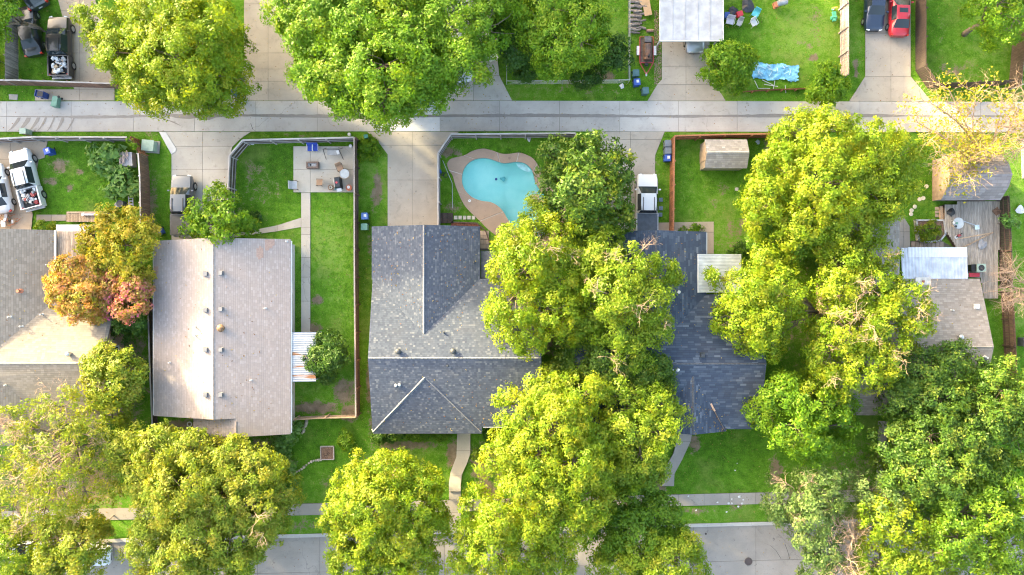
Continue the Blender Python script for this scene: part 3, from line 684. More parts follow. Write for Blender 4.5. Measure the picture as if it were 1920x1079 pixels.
# --- grey house at the left edge
R1 = shingles('grey_weathered_shingles', [(0,(0.1526,0.1372,0.1162)),(.5,(0.1781,0.1607,0.1373)),(1,(0.2120,0.1921,0.1654))], .2, .3, 21.0, .2, (.22,.19,.16))
Y1 = -6.63; m1 = 4.55; p1 = (m1-e)/(Y1*-1-1.2)
xe, xrg = -41.15, -46.5; w1 = e + p1*(xe-xrg)
h1p = [[(xe,5.16,e),(xrg,5.2,w1),(xrg,-1.2-(xe-xrg),w1),(xe,-1.2,e)],
       [(xrg,5.2,w1),(-52.0,5.16,e),(-52.0,-1.2,e),(xrg,-1.2-(xe-xrg),w1)],
       [(-58,-1.2,e),(-52.0,-1.2,e),(xrg,-1.2-(xe-xrg),w1),(xe,-1.2,e),(-36.3,-1.9,e),(-35.9,-2.9,2.95),(-35.9,Y1,m1),(-58,Y1,m1)],
       [(-58,Y1,m1),(-35.9,Y1,m1),(-35.9,-12.3,e),(xe,-12.3,e),(xrg+1,-12.3+(xe-xrg-1),e+p1*(xe-xrg-1)),(-58,-8.0,m1-.4)],
       [(xe,-12.3,e),(xe,-14.0,e),(xrg+1,-14.0,e+p1*(xe-xrg-1)),(xrg+1,-12.3+(xe-xrg-1),e+p1*(xe-xrg-1))]]
h1 = thing('left_edge_house', 'house with a weathered grey shingle roof at the left edge, sunlit tan slope', 'house', (0,0,0))
wall_box(h1, M_BRICK, -57, -11.9, -36.4, -1.6, 2.6, [('x',-36.5,-11.9,-1.6,4.2)]); wall_box(h1, M_BRICK, -51.5, -1.6, xe-.4, 4.8, 2.6)
rf1 = roof_mesh('roof', h1p, R1, h1)
M_CAP1 = mat('grey_caps', (.30,.28,.26), .85); caps('ridge_cap', rf1, M_CAP1, (-57.9,Y1,m1), (-36,Y1,m1))
round_vent(rf1, on_roof(h1p, 131, 664), MC['galvanised'], .24, .5)
pipe_vent(rf1, on_roof(h1p, 36, 546), mat('rust_pipe', (.35,.14,.08), .8), .14, .25)
for u, v in ((20,594),(80,590),(42,612),(13,722),(91,497)): q = on_roof(h1p, u, v); q and pipe_vent(rf1, q, M_PIPE, .06, .4)
MB().box(xe+.02, 2.0, e-.06, .16, 6.3, .16).obj('fascia', M_TRIM, h1)
window(h1, -36.4, -6.0, 1, 0); window(h1, -36.4, -9.5, 1, 0)
# weathered board patio cover between the left house and the shrubs
M_OLDB = wood('weathered_boards', (.33,.26,.2), 1, .2, .5, (.09,.075,.065))
pc = thing('patio_cover', 'weathered board patio cover streaked brown and grey beside the left house', 'patio cover', (0,0,0))
x0, y0 = P(107,434,2.4)[:2]; x1, y1 = P(178,560,2.4)[:2]; n = 17
for i in range(n):
    w_ = (x1-x0)/n; MB().box(0,0,0,w_*.94,y0-y1,.03).obj('board', M_OLDB, pc).location = (x0+w_*(i+.5), (y0+y1)/2, 2.38)
MB().box((x0+x1)/2, y0+.25, 2.36, x1-x0+.2, .7, .05).obj('front_flashing', mat('pale_flashing', (.5,.5,.49), .6, .15, 3, dirt=.3), pc)
for x in (x0+.1, x1-.1): MB().box(x, y0+.1, 1.17, .12, .12, 2.34).obj('post', M_OLDB, pc)

# --- ribbed metal awnings and the carport
def ribbed(parent, name, m, x0, y0, x1, y1, z0, z1, along, pitch=.2, amp=.03):
    """corrugated sheet over a rectangle; ribs run along x or y; z0 at the low-coordinate end of the slope across x"""
    V, F = [], []; n = int(abs((y1-y0) if along == 'x' else (x1-x0))/pitch*4)
    for i in range(n+1):
        t = i/n; dz = amp*(1 if i % 4 in (1, 2) else -1)
        for s in (0, 1):
            x, y = (x0 + (x1-x0)*s, y0 + (y1-y0)*t) if along == 'x' else (x0 + (x1-x0)*t, y0 + (y1-y0)*s)
            V.append((x, y, z0 + (z1-z0)*s + dz))
    for i in range(n): F.append((2*i, 2*i+2, 2*i+3, 2*i+1))
    return MB().add(V, F).obj(name, m, parent)
def rusty(name, col, rust, thr, sx, sy):
    t = NT(name); p = t.pos(); mp = t.node('ShaderNodeMapping'); t.link(p, mp.inputs[0]); mp.inputs['Scale'].default_value = (sx, sy, 1)
    n = t.noise(mp.outputs[0], 1.0, 5, .6); n2 = t.noise(p, 1.2, 4)
    c = t.mix(t.step(n2, .3, .7), tuple(x*.8 for x in col), tuple(min(1, x*1.12) for x in col))
    t.base(t.mix(t.step(n, thr, thr+.1), c, rust)); t.set(Roughness=.45, Metallic=.25); return t.m
M_AWN2 = rusty('rust_streaked_tin', (.40,.41,.43), (.30,.14,.06), .55, .3, 2.2)
aw = thing('tin_awning', 'corrugated tin awning streaked with rust beside the round bush', 'awning', (0,0,0))
x0, y0 = P(545,716,2.35)[:2]; x1, y1 = P(592,623,2.35)[:2]
ribbed(aw, 'roof_sheet', M_AWN2, xr-.1, y0, x1, y1, 2.55, 2.3, 'x', .2, .018)
for y in (y0+.15, y1-.15): MB().box(x1-.1, y, 1.13, .1, .1, 2.26).obj('post', M_TRIM, aw)
M_AWN4 = rusty('grey_white_tin', (.50,.53,.54), (.40,.42,.43), .6, .25, 2.2)
aw = thing('tin_awning', 'pale ribbed metal patio awning on the blue-black roofed house', 'awning', (0,0,0))
x0, y0 = P(1308,549,2.85)[:2]; x1, y1 = P(1390,477,2.6)[:2]
ribbed(aw, 'roof_sheet', M_AWN4, x0, y0, x1, y1, 2.98, 2.6, 'x', .3, .006); MB().box(x0, (y0+y1)/2, 2.97, .1, y1-y0, .12).obj('edge_trim', M_TRIM, aw)
for y in (y0+.15, y1-.15): MB().box(x1-.15, y, 1.28, .1, .1, 2.56).obj('post', M_TRIM, aw)
M_AWN5 = rusty('blue_white_tin', (.46,.49,.55), (.36,.30,.28), .66, 2.5, .4)
aw = thing('tin_awning', 'bluish white metal awning on the grey-brown house beside the deck', 'awning', (0,0,0))
x0, y0 = P(1690,523,2.6)[:2]; x1, y1 = P(1813,465,2.6)[:2]
ribbed(aw, 'roof_sheet', M_AWN5, x0, y0, x1, y1, 2.75, 2.55, 'y', .3, .015); ribbed(aw, 'new_roof_sheet', mat('white_tin', (.58,.6,.63), .4, .05), x0+.6, y1-.85, x1+.02, y1+.05, 2.64, 2.58, 'y', .3, .015)
for x in (x0+.15, x1-.15): MB().box(x, y1-.15, 1.25, .1, .1, 2.5).obj('post', M_TRIM, aw)
x, y, _ = P(1730,523,2.8); MB().box(x, y-.25, 2.85, 1.35, .75, .05).obj('flashing_plate', mat('cream_plate', (.55,.52,.47), .6), aw); MB().box(x, y-.25, 2.9, .22, .2, .08).obj('vent_cap', MC['rust_pipe'], aw)
cp = thing('metal_carport', 'white metal-roofed carport with black streaks over a parked car', 'carport', (0,0,0))
M_CPT = rusty('white_streaked_tin', (.38,.39,.41), (.16,.15,.15), .71, 2.2, .16)
x0, y0 = P(1238,76.5,2.7)[:2]; x1 = P(1355.5,76.5,2.7)[0]; n = 5; w_ = (x1-x0)/n
for i in range(n):
    MB().box(0,0,0,w_-.03,11.0,.045).box(w_/2-.02,0,.035,.05,11.0,.06).obj('roof_panel', M_CPT, cp).location = (x0+w_*(i+.5), y0+5.5, 2.68)
MB().box((x0+x1)/2, y0-.03, 2.65, x1-x0+.12, .07, .16).obj('front_fascia', M_TRIM, cp); MB().box(x0-.03, y0+5.5, 2.65, .07, 11.0, .16).obj('side_fascia', M_TRIM, cp); MB().box(x1+.03, y0+5.5, 2.65, .07, 11.0, .16).obj('side_fascia', M_TRIM, cp)
for x in (x0+.2, x1-.2):
    for y in (y0+.4, y0+5.0): MB().box(x, y, 1.3, .1, .1, 2.6).obj('post', M_TRIM, cp)

# --- garden shed, barn
RS = shingles('taupe_shed_shingles', [(0,(.21,.195,.178)),(.5,(.26,.245,.225)),(.9,(.29,.275,.255)),(1,(.35,.335,.315))], .2, .3, 31., .15)
sh = thing('garden_shed', 'small tan garden shed with a taupe shingle gable roof on the lawn', 'shed', (0,0,0))
shp = [[(17.55,13.49,1.95),(21.4,13.49,1.95),(21.4,12.17,2.65),(17.55,12.17,2.65)], [(17.55,12.17,2.65),(21.4,12.17,2.65),(21.4,10.86,1.95),(17.55,10.86,1.95)]]
wall_box(sh, mat('shed_tan', (.40,.32,.235), .8, .08), 17.62, 10.98, 21.3, 13.37, 1.95, [('x',17.7,11.0,13.35,2.58),('x',21.22,11.0,13.35,2.58)])
rs = roof_mesh('roof', shp, RS, sh, .07); caps('ridge_cap', rs, mat('taupe_caps', (.40,.37,.34), .85), (17.6,12.17,2.65), (21.35,12.17,2.65), .22)
MB().box(17.6, 12.17, 1.0, .06, 1.1, 1.9).obj('door', mat('shed_door', (.40,.30,.21), .8), sh)
RB = shingles('mauve_barn_shingles', [(0,(.19,.165,.16)),(.6,(.235,.205,.20)),(1,(.28,.25,.245))], .3, .5, 41., .2)
bn = thing('garden_barn', 'grey-mauve gambrel-roofed garden barn beyond the wooden deck', 'barn', (0,0,0))
bx0, bx1 = 38.8, 44.2
bnp = [[(bx0,10.0,3.95),(bx1,10.0,3.95),(bx1,9.0,3.5),(bx0,9.0,3.5)],[(bx0,9.0,3.5),(bx1,9.0,3.5),(bx1,7.9,2.4),(bx0,7.9,2.4)],[(bx0,10.0,3.95),(bx1,10.0,3.95),(bx1,11.0,3.5),(bx0,11.0,3.5)],[(bx0,11.0,3.5),(bx1,11.0,3.5),(bx1,12.1,2.4),(bx0,12.1,2.4)]]
MB().prism([(bx0+.6,8.1),(bx1-.15,8.1),(bx1-.15,11.9),(bx0+.6,11.9)], -.1, 2.45).obj('wall', mat('barn_wall', (.22,.17,.14), .85), bn)
rb = roof_mesh('roof', bnp, RB, bn, .08); caps('ridge_cap', rb, mat('mauve_caps', (.26,.23,.23), .85), (bx0,10.0,3.95), (bx1,10.0,3.95), .24)
for x in (bx0+.7, bx1-.2):
    MB().add([(x,8.1,2.4),(x,9.0,3.42),(x,10,3.87),(x,11.0,3.42),(x,11.9,2.4),(x-.1,8.1,2.4),(x-.1,9.0,3.42),(x-.1,10,3.87),(x-.1,11.0,3.42),(x-.1,11.9,2.4)], [(0,1,2,3,4),(9,8,7,6,5),(0,5,6,1),(1,6,7,2),(2,7,8,3),(3,8,9,4)]).obj('gable_wall', MC['barn_wall'], bn)
# ------------------------------------------------------------------ fences
WG = wood('grey_fence_wood', (.26,.23,.21), 2, .2, .45, (.07,.06,.055)); WD = wood('dark_fence_wood', (.075,.055,.045), 2, .3, .4, (.02,.018,.016))
WR = wood('rust_fence_wood', (.30,.125,.06), 2, .2, .3, (.10,.045,.03)); WB = wood('brown_fence_wood', (.17,.095,.065), 2, .25, .5, (.05,.04,.035))
WT = wood('tan_fence_wood', (.40,.29,.19), 2, .2, .35, (.15,.11,.08)); WP = wood('pinkgrey_fence_wood', (.36,.30,.28), 2, .14, .3, (.2,.17,.15))
WV = wood('dark_brown_fence_wood', (.115,.07,.05), 2, .3, .4, (.04,.03,.025)); WS = wood('silver_fence_wood', (.36,.34,.33), 0, .15, .3, (.16,.14,.13))
BOARD = MB().box(0,0,.9,.132,.02,1.8).mesh('board')
def fence(label, pts, h, mb, mr, side=1, single=False, pitch=.142, post=2.4, rails=(.3,.95,1.6), cap=False, rail_t=.09, group=None, ztop=None):
    """pts: photo pixels of the fence's top line; boards, rails and posts along it"""
    W = [P(u, v, h)[:2] for u, v in pts]
    root = thing('wooden_fence', label, 'fence', (0,0,0), group=group); bb = MB()
    meshes = {}
    for i in range(len(W)-1):
        (xa, ya), (xb, yb) = W[i], W[i+1]; L = math.hypot(xb-xa, yb-ya); dx, dy = (xb-xa)/L, (yb-ya)/L; rz = math.atan2(dy, dx); nx, ny = -dy*side, dx*side
        n = max(1, int(L/pitch))
        for k in range(n):
            t = (k+.5)*L/n; hh = h + random.uniform(-.025, .025); x, y = xa+dx*t, ya+dy*t
            if single:
                o = put('board', BOARD, None, root, (x + random.uniform(-.006,.006), y + random.uniform(-.006,.006), 0), rz + random.uniform(-.02,.02)); o.scale = (L/n/pitch, 1, hh/1.8)
            else: bb.box(x + random.uniform(-.005,.005), y + random.uniform(-.005,.005), hh/2, L/n*.94, .022, hh, rz)
        for z in rails:
            z *= h/1.8; r = MB().box(0,0,0,L,.045,rail_t).obj('rail', mr, root); r.location = ((xa+xb)/2+nx*.04, (ya+yb)/2+ny*.04, z); r.rotation_euler = (0,0,rz)
        if cap:
            r = MB().box(0,0,0,L,.13,.03).obj('cap_rail', mr if cap is True else cap, root); r.location = ((xa+xb)/2, (ya+yb)/2, h+.02); r.rotation_euler = (0,0,rz)
        m = max(1, round(L/post))
        for k in range(m + (1 if i == len(W)-2 else 0)):
            t = k*L/m; key = round(h, 2)
            if key not in meshes: meshes[key] = MB().box(0,0,h/2,.1,.1,h+.02).mesh('post'); meshes[key].materials.append(mr)
            put('post', meshes[key], None, root, (xa+dx*t+nx*.11, ya+dy*t+ny*.11, 0), rz)
    if not single: tag(bb.obj('boards', mb, root), kind='stuff')
    return root
def fence_s(mb, *a, **k):
    global BOARD
    BOARD = MB().box(0,0,.9,.132,.02,1.8).mesh('board'); BOARD.materials.append(mb)
    return fence(a[0], a[1], a[2], mb, *a[3:], single=True, **k)
fence_s(WG, 'grey weathered board fence beside the two black vehicles', [(9,-40),(9.5,150)], 1.8, WG, -1)
fence_s(WB, 'brown leaning board fence along the alley below the black pickup', [(-30,150),(38,151),(212,157)], 1.75, WB, 1, cap=WS)
fence_s(WB, 'rusty brown board fence along the alley above the white pickup', [(-30,262),(60,257),(238,257.5)], 1.8, WS, -1, cap=WS)
fence_s(WR, 'short rust-red cedar panel beside the green transformer box', [(243,258),(259,287)], 1.7, WR, 1, rails=(.4,1.5))
fence('dark board fence with pale rails between the weedy yard and grey pickup', [(259,288),(262,330),(264,430)], 1.8, WB, WS, -1, cap=WS)
fence('dark narrow board fence squeezed between left house and pinkish roof', [(277,560),(281,690),(286,806)], 1.0, WD, WD, 1, cap=WS)
fence('dark railed board fence curving round the small back lawn by the driveway', [(424,445),(427,352),(430,292),(455,263),(663,258)], 1.8, WD, WS, -1, cap=WS)
fence('long dark board fence between the patio lawn and bin strip', [(664,258),(664.5,520),(667,781)], 1.8, WD, WV, 1, cap=WG)
fence('tan board fence below the bare patch and round bush', [(666,784),(610,785),(552,788)], 1.7, WT, WT, -1, rails=(.4,1.5))
fence('grey railed fence wrapping the pool yard corner', [(821,425),(821,288),(845,252),(1079,250),(1080,275)], 1.8, WD, WS, -1, cap=WS)
fence_s(WR, 'rust-brown cedar fence between white pickup and shed lawn', [(1262.5,436),(1264.5,257)], 1.8, WR, -1, cap=WR)
fence_s(WR, 'rust-brown cedar fence along the alley above the shed', [(1264.5,255),(1360,252.5),(1462,251)], 1.8, WR, -1, cap=WR)
fence_s(WP, 'pale pinkish grey board fence beside the navy car drive', [(1591.5,-40),(1592,140)], 1.8, WP, -1)
fence('black board fence bending round the lawn beside the red car', [(1737,-40),(1737,122),(1760,156),(1840,154),(1905,150)], 1.8, WD, WD, 1)
fence('grey railed fence at the right edge above the alley', [(1925,50),(1916,158)], 1.8, WD, WS, 1, rails=(.2,.7,1.2,1.7), post=1.6)
fence('ragged dark board fence behind the wooden deck', [(1893,368),(1898,470),(1899,540)], 1.8, WD, WV, -1, pitch=.17)
fence('brown board fence along the narrow grass strip at far right', [(1900,548),(1903,600),(1908,700),(1912,790)], 1.7, WV, WV, -1)
fence('short black fence at the trunk of the big green tree', [(550,68),(551,122)], 1.6, WD, WD, -1)
fence('low rusty plank edging below the collapsed blue pool', [(1383,172),(1440,168),(1520,165)], .45, WR, WR, -1, rails=(1.2,), post=1.5)
# chain link
cl = thing('chain_link_fence', 'galvanised chain link fence round the mown lawn above the alley', 'fence', (0,0,0))
M_GALV = mat('galvanised_pipe', (.55,.56,.57), .4, .08, metal=.6); wb = MB()
W = [P(u,v,1.2)[:2] for u, v in ((950,90),(950,152),(1181,150),(1181.5,-60))]
for i in range(3):
    (xa,ya),(xb,yb) = W[i], W[i+1]; L = math.hypot(xb-xa,yb-ya); dx, dy = (xb-xa)/L, (yb-ya)/L
    MB().tube([(xa,ya,1.2),(xb,yb,1.2)], .03, 6).obj('top_rail', M_GALV, cl)
    for k in range(int(L/2.6)+1): MB().tube([(xa+dx*2.6*k,ya+dy*2.6*k,0),(xa+dx*2.6*k,ya+dy*2.6*k,1.24)], .035, 6).obj('post', M_GALV, cl)
    k = 0.0
    while k < L:
        for s in (1, -1):
            a, b_ = k, k+1.1
            if b_ <= L: 
                za, zb = (0.04,1.15) if s > 0 else (1.15,0.04)
                wb.tube([(xa+dx*a,ya+dy*a,za),(xa+dx*b_,ya+dy*b_,zb)], .006, 3)
        k += .16
tag(wb.obj('wire_mesh', M_GALV, cl), kind='stuff')
# small white stair railing under the big tree
rl = thing('stair_railing', 'small white picket stair railing under the big green tree', 'railing', (*G(940,103),0))
for i in range(8): MB().box(-.45+.13*i, .1, .5, .04, .04, 1.0).obj('picket', M_TRIM, rl)
MB().box(0,.1,1.0,1.1,.08,.06).obj('top_rail', M_TRIM, rl); MB().box(-.75,-.35,.25,.9,.5,.06,.5).obj('tread', M_TRIM, rl)

# ------------------------------------------------------------------ wooden deck at the right
dk = thing('wooden_deck', 'weathered grey plank deck cluttered with lumber beside the barn', 'deck', (0,0,0))
WDK = wood('grey_deck_planks', (.34,.30,.255), 1, .16, .35, (.15,.125,.10)); dz = .45
dp = [(1771,384),(1772,391),(1773,430),(1796,466),(1812,466),(1813,520),(1840,521),(1846,560),(1871,560),(1872,378),(1797,378),(1797,384)]
HARD.append(dp)
for i in range(35):
    u = 1771 + i*2.95; c = clip(clip(dp, -1, 0, -(u+.2)), 1, 0, u+2.75)
    if len(c) < 3: continue
    v0, v1 = min(p[1] for p in c), max(p[1] for p in c)
    x, ya, yb = G(u+1.45, 0, dz)[0], P(0, v0, dz)[1], P(0, v1, dz)[1]
    MB().box(0,0,0,2.5*sc(dz),ya-yb,.035).obj('plank', WDK, dk).location = (x, (ya+yb)/2, dz + random.uniform(-.004,.004))
MB().prism([P(u,v,dz)[:2] for u,v in ((1765,386),(1770,386),(1772,412),(1765,412))], .15, .25).obj('step', WT, dk)
for a, b_ in (((1772,384),(1772,430)),((1772,430),(1796,468)),((1797,378),(1871,378))):
    p, q = P(*a,dz), P(*b_,dz); L = math.hypot(p[0]-q[0],p[1]-q[1]); MB().box((p[0]+q[0])/2,(p[1]+q[1])/2,.22,L,.04,.4,math.atan2(q[1]-p[1],q[0]-p[0])).obj('skirt_board', WV, dk)
# left wooden deck with rail
ld = thing('wooden_deck', 'small brown plank deck with a pale rail in the weedy yard', 'deck', (0,0,0))
HARD.append([(124,398),(206,398),(206,418),(124,418)])
for i in range(28):
    x, y = G(126+i*2.9, 407, .3); MB().box(0,0,0,.128,.95,.03).obj('plank', WT, ld).location = (x, y, .3)
x, y = G(165,398.5,.35); MB().box(x,y,.36,3.9,.14,.04).obj('edge_rail', WT, ld)
# dark deck boards and mulch bed behind the pool house
kd = thing('wooden_deck', 'dark plank landing beside the stepping stones behind the slate roof', 'deck', (0,0,0))
for i in range(12):
    x, y = G(825+i*2.1, 409, .15); MB().box(0,0,0,.1,.95,.04).obj('plank', WD, kd).location = (x, y, .12)
HARD.append([(823,398),(848,398),(848,420),(823,420)])
for i in range(5):
    x, y = G(854.5+8.3*i, 408.5); st = tag(MB().box(0,0,.03,.32,.34,.06).obj('stepping_stone', mat('cream_stone', (.55,.50,.40), .85, .12, 4)), 'square cream stepping stone in the row beside the pool deck', 'stepping stone', 'row of five cream stepping stones'); st.location = (x, y, 0)
mb = tag(MB().prism([G(*p) for p in ((846,416),(893,418),(902,430),(900,440),(846,436))], -.05, .04).obj('mulch_bed', mat('red_mulch', (.17,.06,.035), .95, .5, 9)), kind='structure')
tb = thing('timber_edging', 'brown timber edging curving along the pool deck behind the house', 'edging', (0,0,0))
for a, b_ in (((846,417),(894,419)),((894,419),(911,434)),((911,434),(922,466))):
    p, q = G(*a), G(*b_); L = math.hypot(p[0]-q[0],p[1]-q[1]); MB().box((p[0]+q[0])/2,(p[1]+q[1])/2,.06,L,.12,.16,math.atan2(q[1]-p[1],q[0]-p[0])).obj('timber', WV, tb)
pv = tag(MB().prism([G(*p) for p in ((899,432),(910,436),(919,470),(899,470))], -.05, .02).obj('paver_path', M_JOINT), kind='structure')
for i in range(3):
    for j in range(4):
        x, y = G(903+5.6*i, 437+8.5*j); MB().box(x,y,.03,.26,.39,.05).obj('paver', mat('tan_paver', (.44,.33,.24), .9, .1, 3, objvar=.15), pv)
# path of pavers near the awning at right
pv = tag(MB().prism([G(*p) for p in ((1707,452),(1766,452),(1790,466),(1707,467))], -.05, .015).obj('paver_path', M_JOINT), kind='structure')
for i in range(8):
    x, y = G(1712+7.6*i, 459.5); MB().box(x,y,.025,.34,.6,.05).obj('paver', mat('brown_paver', (.32,.25,.2), .9, .1, 3, objvar=.15), pv)
for u, v in ((1757,391),(1757,398),(1757,405)):
    x, y = G(u,v); st = tag(MB().box(0,0,.03,.4,.26,.06,.05).obj('stepping_stone', MC['tan_paver']), 'tan stepping stone leading up to the cluttered plank deck', 'stepping stone', 'stepping stones by the deck'); st.location = (x,y,0)
x, y = G(1381,355); s1 = tag(MB().prism([(-.16,-.14),(.14,-.17),(.17,.1),(.02,.16),(-.15,.12)], 0, .05).obj('stepping_stone', MC['cream_stone']), 'single pale flat stone alone on the shed lawn', 'stone'); s1.location = (x,y,0)
# ------------------------------------------------------------------ trees
M_LEAF = leafmat('leaves', .45, (1.25,1.1,.5))
M_BARK = mat('tree_bark', (.16,.125,.10), .95, .3, 6)
M_TWIG = mat('pale_twigs', (.34,.245,.175), .9, .2, 6)
def unit(a): return a/np.maximum(np.linalg.norm(a, axis=-1, keepdims=True), 1e-9)
def leaf_object(name, pts, nrm, size, cols, parent, m=None, aspect=.66, rng=RNG):
    """one folded kite per leaf"""
    n = len(pts); nrm = unit(nrm)
    r = rng.normal(size=(n, 3)); a = unit(np.cross(nrm, r)); b = np.cross(nrm, a)
    L = (size*rng.uniform(.45, 1.5, n))[:, None]; Wd = L*aspect
    V = np.stack([pts - a*L*.5 + b*Wd*.5, pts - a*L*.5 - b*Wd*.5, pts + a*L*.6 + nrm*(L*rng.uniform(-.25, .15, n)[:, None])], 1).reshape(-1, 3)
    me = bpy.data.meshes.new(name); fast_mesh(me, V, np.arange(n*3).reshape(n, 3))
    at = me.attributes.new('lc', 'FLOAT_COLOR', 'POINT')
    C = np.concatenate([np.repeat(cols, 3, 0), np.ones((n*3, 1))], 1).astype(np.float32); at.data.foreach_set('color', C.ravel())
    return put(name, me, m or M_LEAF, parent)
PAL = {  # leaf colours: deep, mid, fresh, tip
 'green': [(.055,.140,.008),(.088,.195,.010),(.130,.245,.012),(.185,.265,.015)],
 'bright': [(.068,.170,.006),(.105,.235,.008),(.150,.285,.010),(.210,.290,.014)],
 'yellow': [(.100,.200,.006),(.150,.260,.008),(.200,.288,.010),(.260,.285,.014)],
 'lime': [(.090,.185,.008),(.140,.245,.010),(.190,.280,.014),(.245,.280,.022)],
 'dark':   [(.022,.068,.010),(.038,.105,.012),(.060,.140,.015),(.090,.165,.018)],
 'olive': [(.105,.190,.012),(.160,.245,.016),(.215,.272,.022),(.270,.262,.034)],
 'golden': [(.180,.240,.014),(.270,.310,.018),(.355,.335,.026),(.420,.320,.040)],
 'orange': [(.170,.215,.016),(.290,.270,.026),(.430,.275,.070),(.520,.260,.120)],
 'pink': [(.170,.205,.020),(.280,.240,.040),(.470,.210,.140),(.620,.110,.310)],
 'deep':   [(.034,.090,.012),(.058,.135,.014),(.105,.195,.018),(.200,.245,.030)],
 'sage':   [(.065,.130,.035),(.105,.190,.045),(.150,.230,.065),(.195,.250,.085)],
 'weed': [(.070,.175,.026),(.110,.245,.042),(.155,.295,.075),(.215,.320,.110)]}
def crown_leaves(lobes, rng, pal, dens=1.0, leaf=.30, clump=.72, tip=.3, flat=.72, spread=.2, low=-.35, deep=False):
    """lobes: (x,y,z,R). Clumps sit on the lobes' shells, leaves on the clumps. Returns points, normals, colours, clump centres"""
    C, Rc, Out = [], [], []
    LB = np.array(lobes)
    for (x, y, z, R) in lobes:
        k = max(6, int(dens*6.4*(R/clump)**2))
        d = unit(rng.normal(size=(k*2, 3))); d = d[d[:, 2] > low][:k]
        rad = R*(rng.uniform(1-spread*1.8, 1+spread*.7, len(d)) + (rng.random(len(d)) < .2)*rng.uniform(.05, .36, len(d)))[:, None]
        c = np.array([x, y, z]) + d*rad*np.array([1, 1, flat]); dn = d[:, 2] < 0
        if deep: c[dn, 2] = z + d[dn, 2]*max(R*flat, z-2.3)*rng.uniform(.8, 1.05, dn.sum())
        keep = np.ones(len(c), bool)                       # drop clumps buried deep in a neighbour lobe
        for (x2, y2, z2, R2) in lobes:
            if (x2, y2, z2) == (x, y, z): continue
            q = (c - np.array([x2, y2, z2]))/np.array([1, 1, flat])
            keep &= np.linalg.norm(q, axis=1) > R2*.72
        C.append(c[keep]); Out.append(d[keep]); Rc.append(clump*rng.uniform(.6, 1.25, keep.sum()))
    C, Rc, Out = np.concatenate(C), np.concatenate(Rc), np.concatenate(Out)
    per = np.maximum(8, (dens**.5*106*(Rc/.72)**2*(.28/leaf)**2*.62).astype(int))
    ci = np.repeat(np.arange(len(C)), per); n = len(ci)
    d = unit(rng.normal(size=(n, 3)) + Out[ci]*.75 + np.array([0, 0, .25]))
    rr = Rc[ci]*rng.uniform(.2, 1.3, n)**.7
    pts = C[ci] + d*rr[:, None]*np.array([1, 1, .8])
    nrm = d*.45 + Out[ci]*.6 + rng.normal(size=(n, 3))*.5 + np.array([0, 0, .3])
    p = np.array(PAL[pal]); cv = np.clip(rng.normal(.45, .11, len(C)) + (rng.random(len(C)) < tip)*.25, 0, 1)
    t = np.clip(cv[ci] + rng.normal(0, .16, n), 0, .999)*3
    i = t.astype(int); f = (t-i)[:, None]
    return pts, nrm, p[i]*(1-f) + p[i+1]*f, C
def limb(b, p, q, r0, r1, rng, bend=.12, n=5, sides=6):
    p, q = np.array(p, float), np.array(q, float); L = np.linalg.norm(q-p); off = rng.normal(size=3)*L*bend; off[2] = abs(off[2])*.6
    pts = [p + (q-p)*t + off*math.sin(PI*t)*(1-.4*t) for t in np.linspace(0, 1, n)]
    b.tube([tuple(x) for x in pts], [r0 + (r1-r0)*t for t in np.linspace(0, 1, n)], sides); return pts
TREES = []
def tree(label, lobes, pal, z=6.5, name='leafy_tree', cat='tree', dens=1.0, leaf=.185, clump=.58, tip=.3, base=None, seed=1, trunk=.26, twigs=0, bare=0, zvar=1.7, flat=.66, group=None, low=-.5, bark=None, pal2=None):
    """lobes in photo pixels (u,v,r[,z]); they are put at their own height"""
    rng = np.random.default_rng(seed*97 + 5); cu = np.mean([l[0] for l in lobes]); cv = np.mean([l[1] for l in lobes]); ext = max(max(math.hypot(l[0]-cu, l[1]-cv)+l[2] for l in lobes), 1)
    L = []
    for l in lobes:
        zz = l[3] if len(l) > 3 else z + zvar*(1 - 2*math.hypot(l[0]-cu, l[1]-cv)/ext) + rng.uniform(-.7, .7)*min(1, z/5)
        L.append((*P(l[0], l[1], zz)[:2], zz, l[2]*sc(zz)*.86))
    cx, cy = np.mean([l[0] for l in L]), np.mean([l[1] for l in L])
    if base: cx, cy = G(*base)
    root = thing(name, label, cat, (cx, cy, 0), group=group); o = np.array([cx, cy, 0])
    L = [(x-cx, y-cy, zz, R) for x, y, zz, R in L]
    pts, nrm, cols, C = crown_leaves(L, rng, pal, dens, leaf, clump, tip, flat, low=-.85 if z > 5 else low, deep=z > 5)
    b = MB(); zl = min(l[2]-l[3]*.6 for l in L); fork = max(.4, min(zl*.8, z*.42))
    tp_ = limb(b, (0,0,-.1), (rng.uniform(-.2,.2), rng.uniform(-.2,.2), fork), trunk, trunk*.75, rng, .03, 5, 8)
    tr = b.obj('trunk', bark or M_BARK, root, True); b = MB()
    for x, y, zz, R in L:
        mid = limb(b, tp_[-1], (x*.9, y*.9, zz-.15*R), trunk*.5, trunk*.16, rng, .1, 6, 6)[-1]
        near = C[np.linalg.norm(C - np.array([x, y, zz]), axis=1) < R*1.25]
        for c in near[rng.permutation(len(near))[:int(4 + R*2.5 + twigs*R)]]:
            limb(b, mid, tuple(c), trunk*.14, .012, rng, .12, 4, 4)
    b.obj('limbs', bark or M_BARK, root, True)
    if bare:
        b = MB(); top = [l for l in L]
        for k in range(bare):
            x, y, zz, R = top[rng.integers(len(top))]; d = unit(np.array([rng.normal(), rng.normal(), abs(rng.normal())*.9 + .25]))
            twig(b, np.array([x, y, zz]) + d*R*.55, d, R*.75, .035, rng, 3)
        tag(b.obj('bare_twigs', M_TWIG, root), kind='stuff')
    tag(leaf_object('crown', pts, nrm, leaf, cols, root, rng=rng), kind='stuff')
    TREES.append((root, len(pts)))
    return root
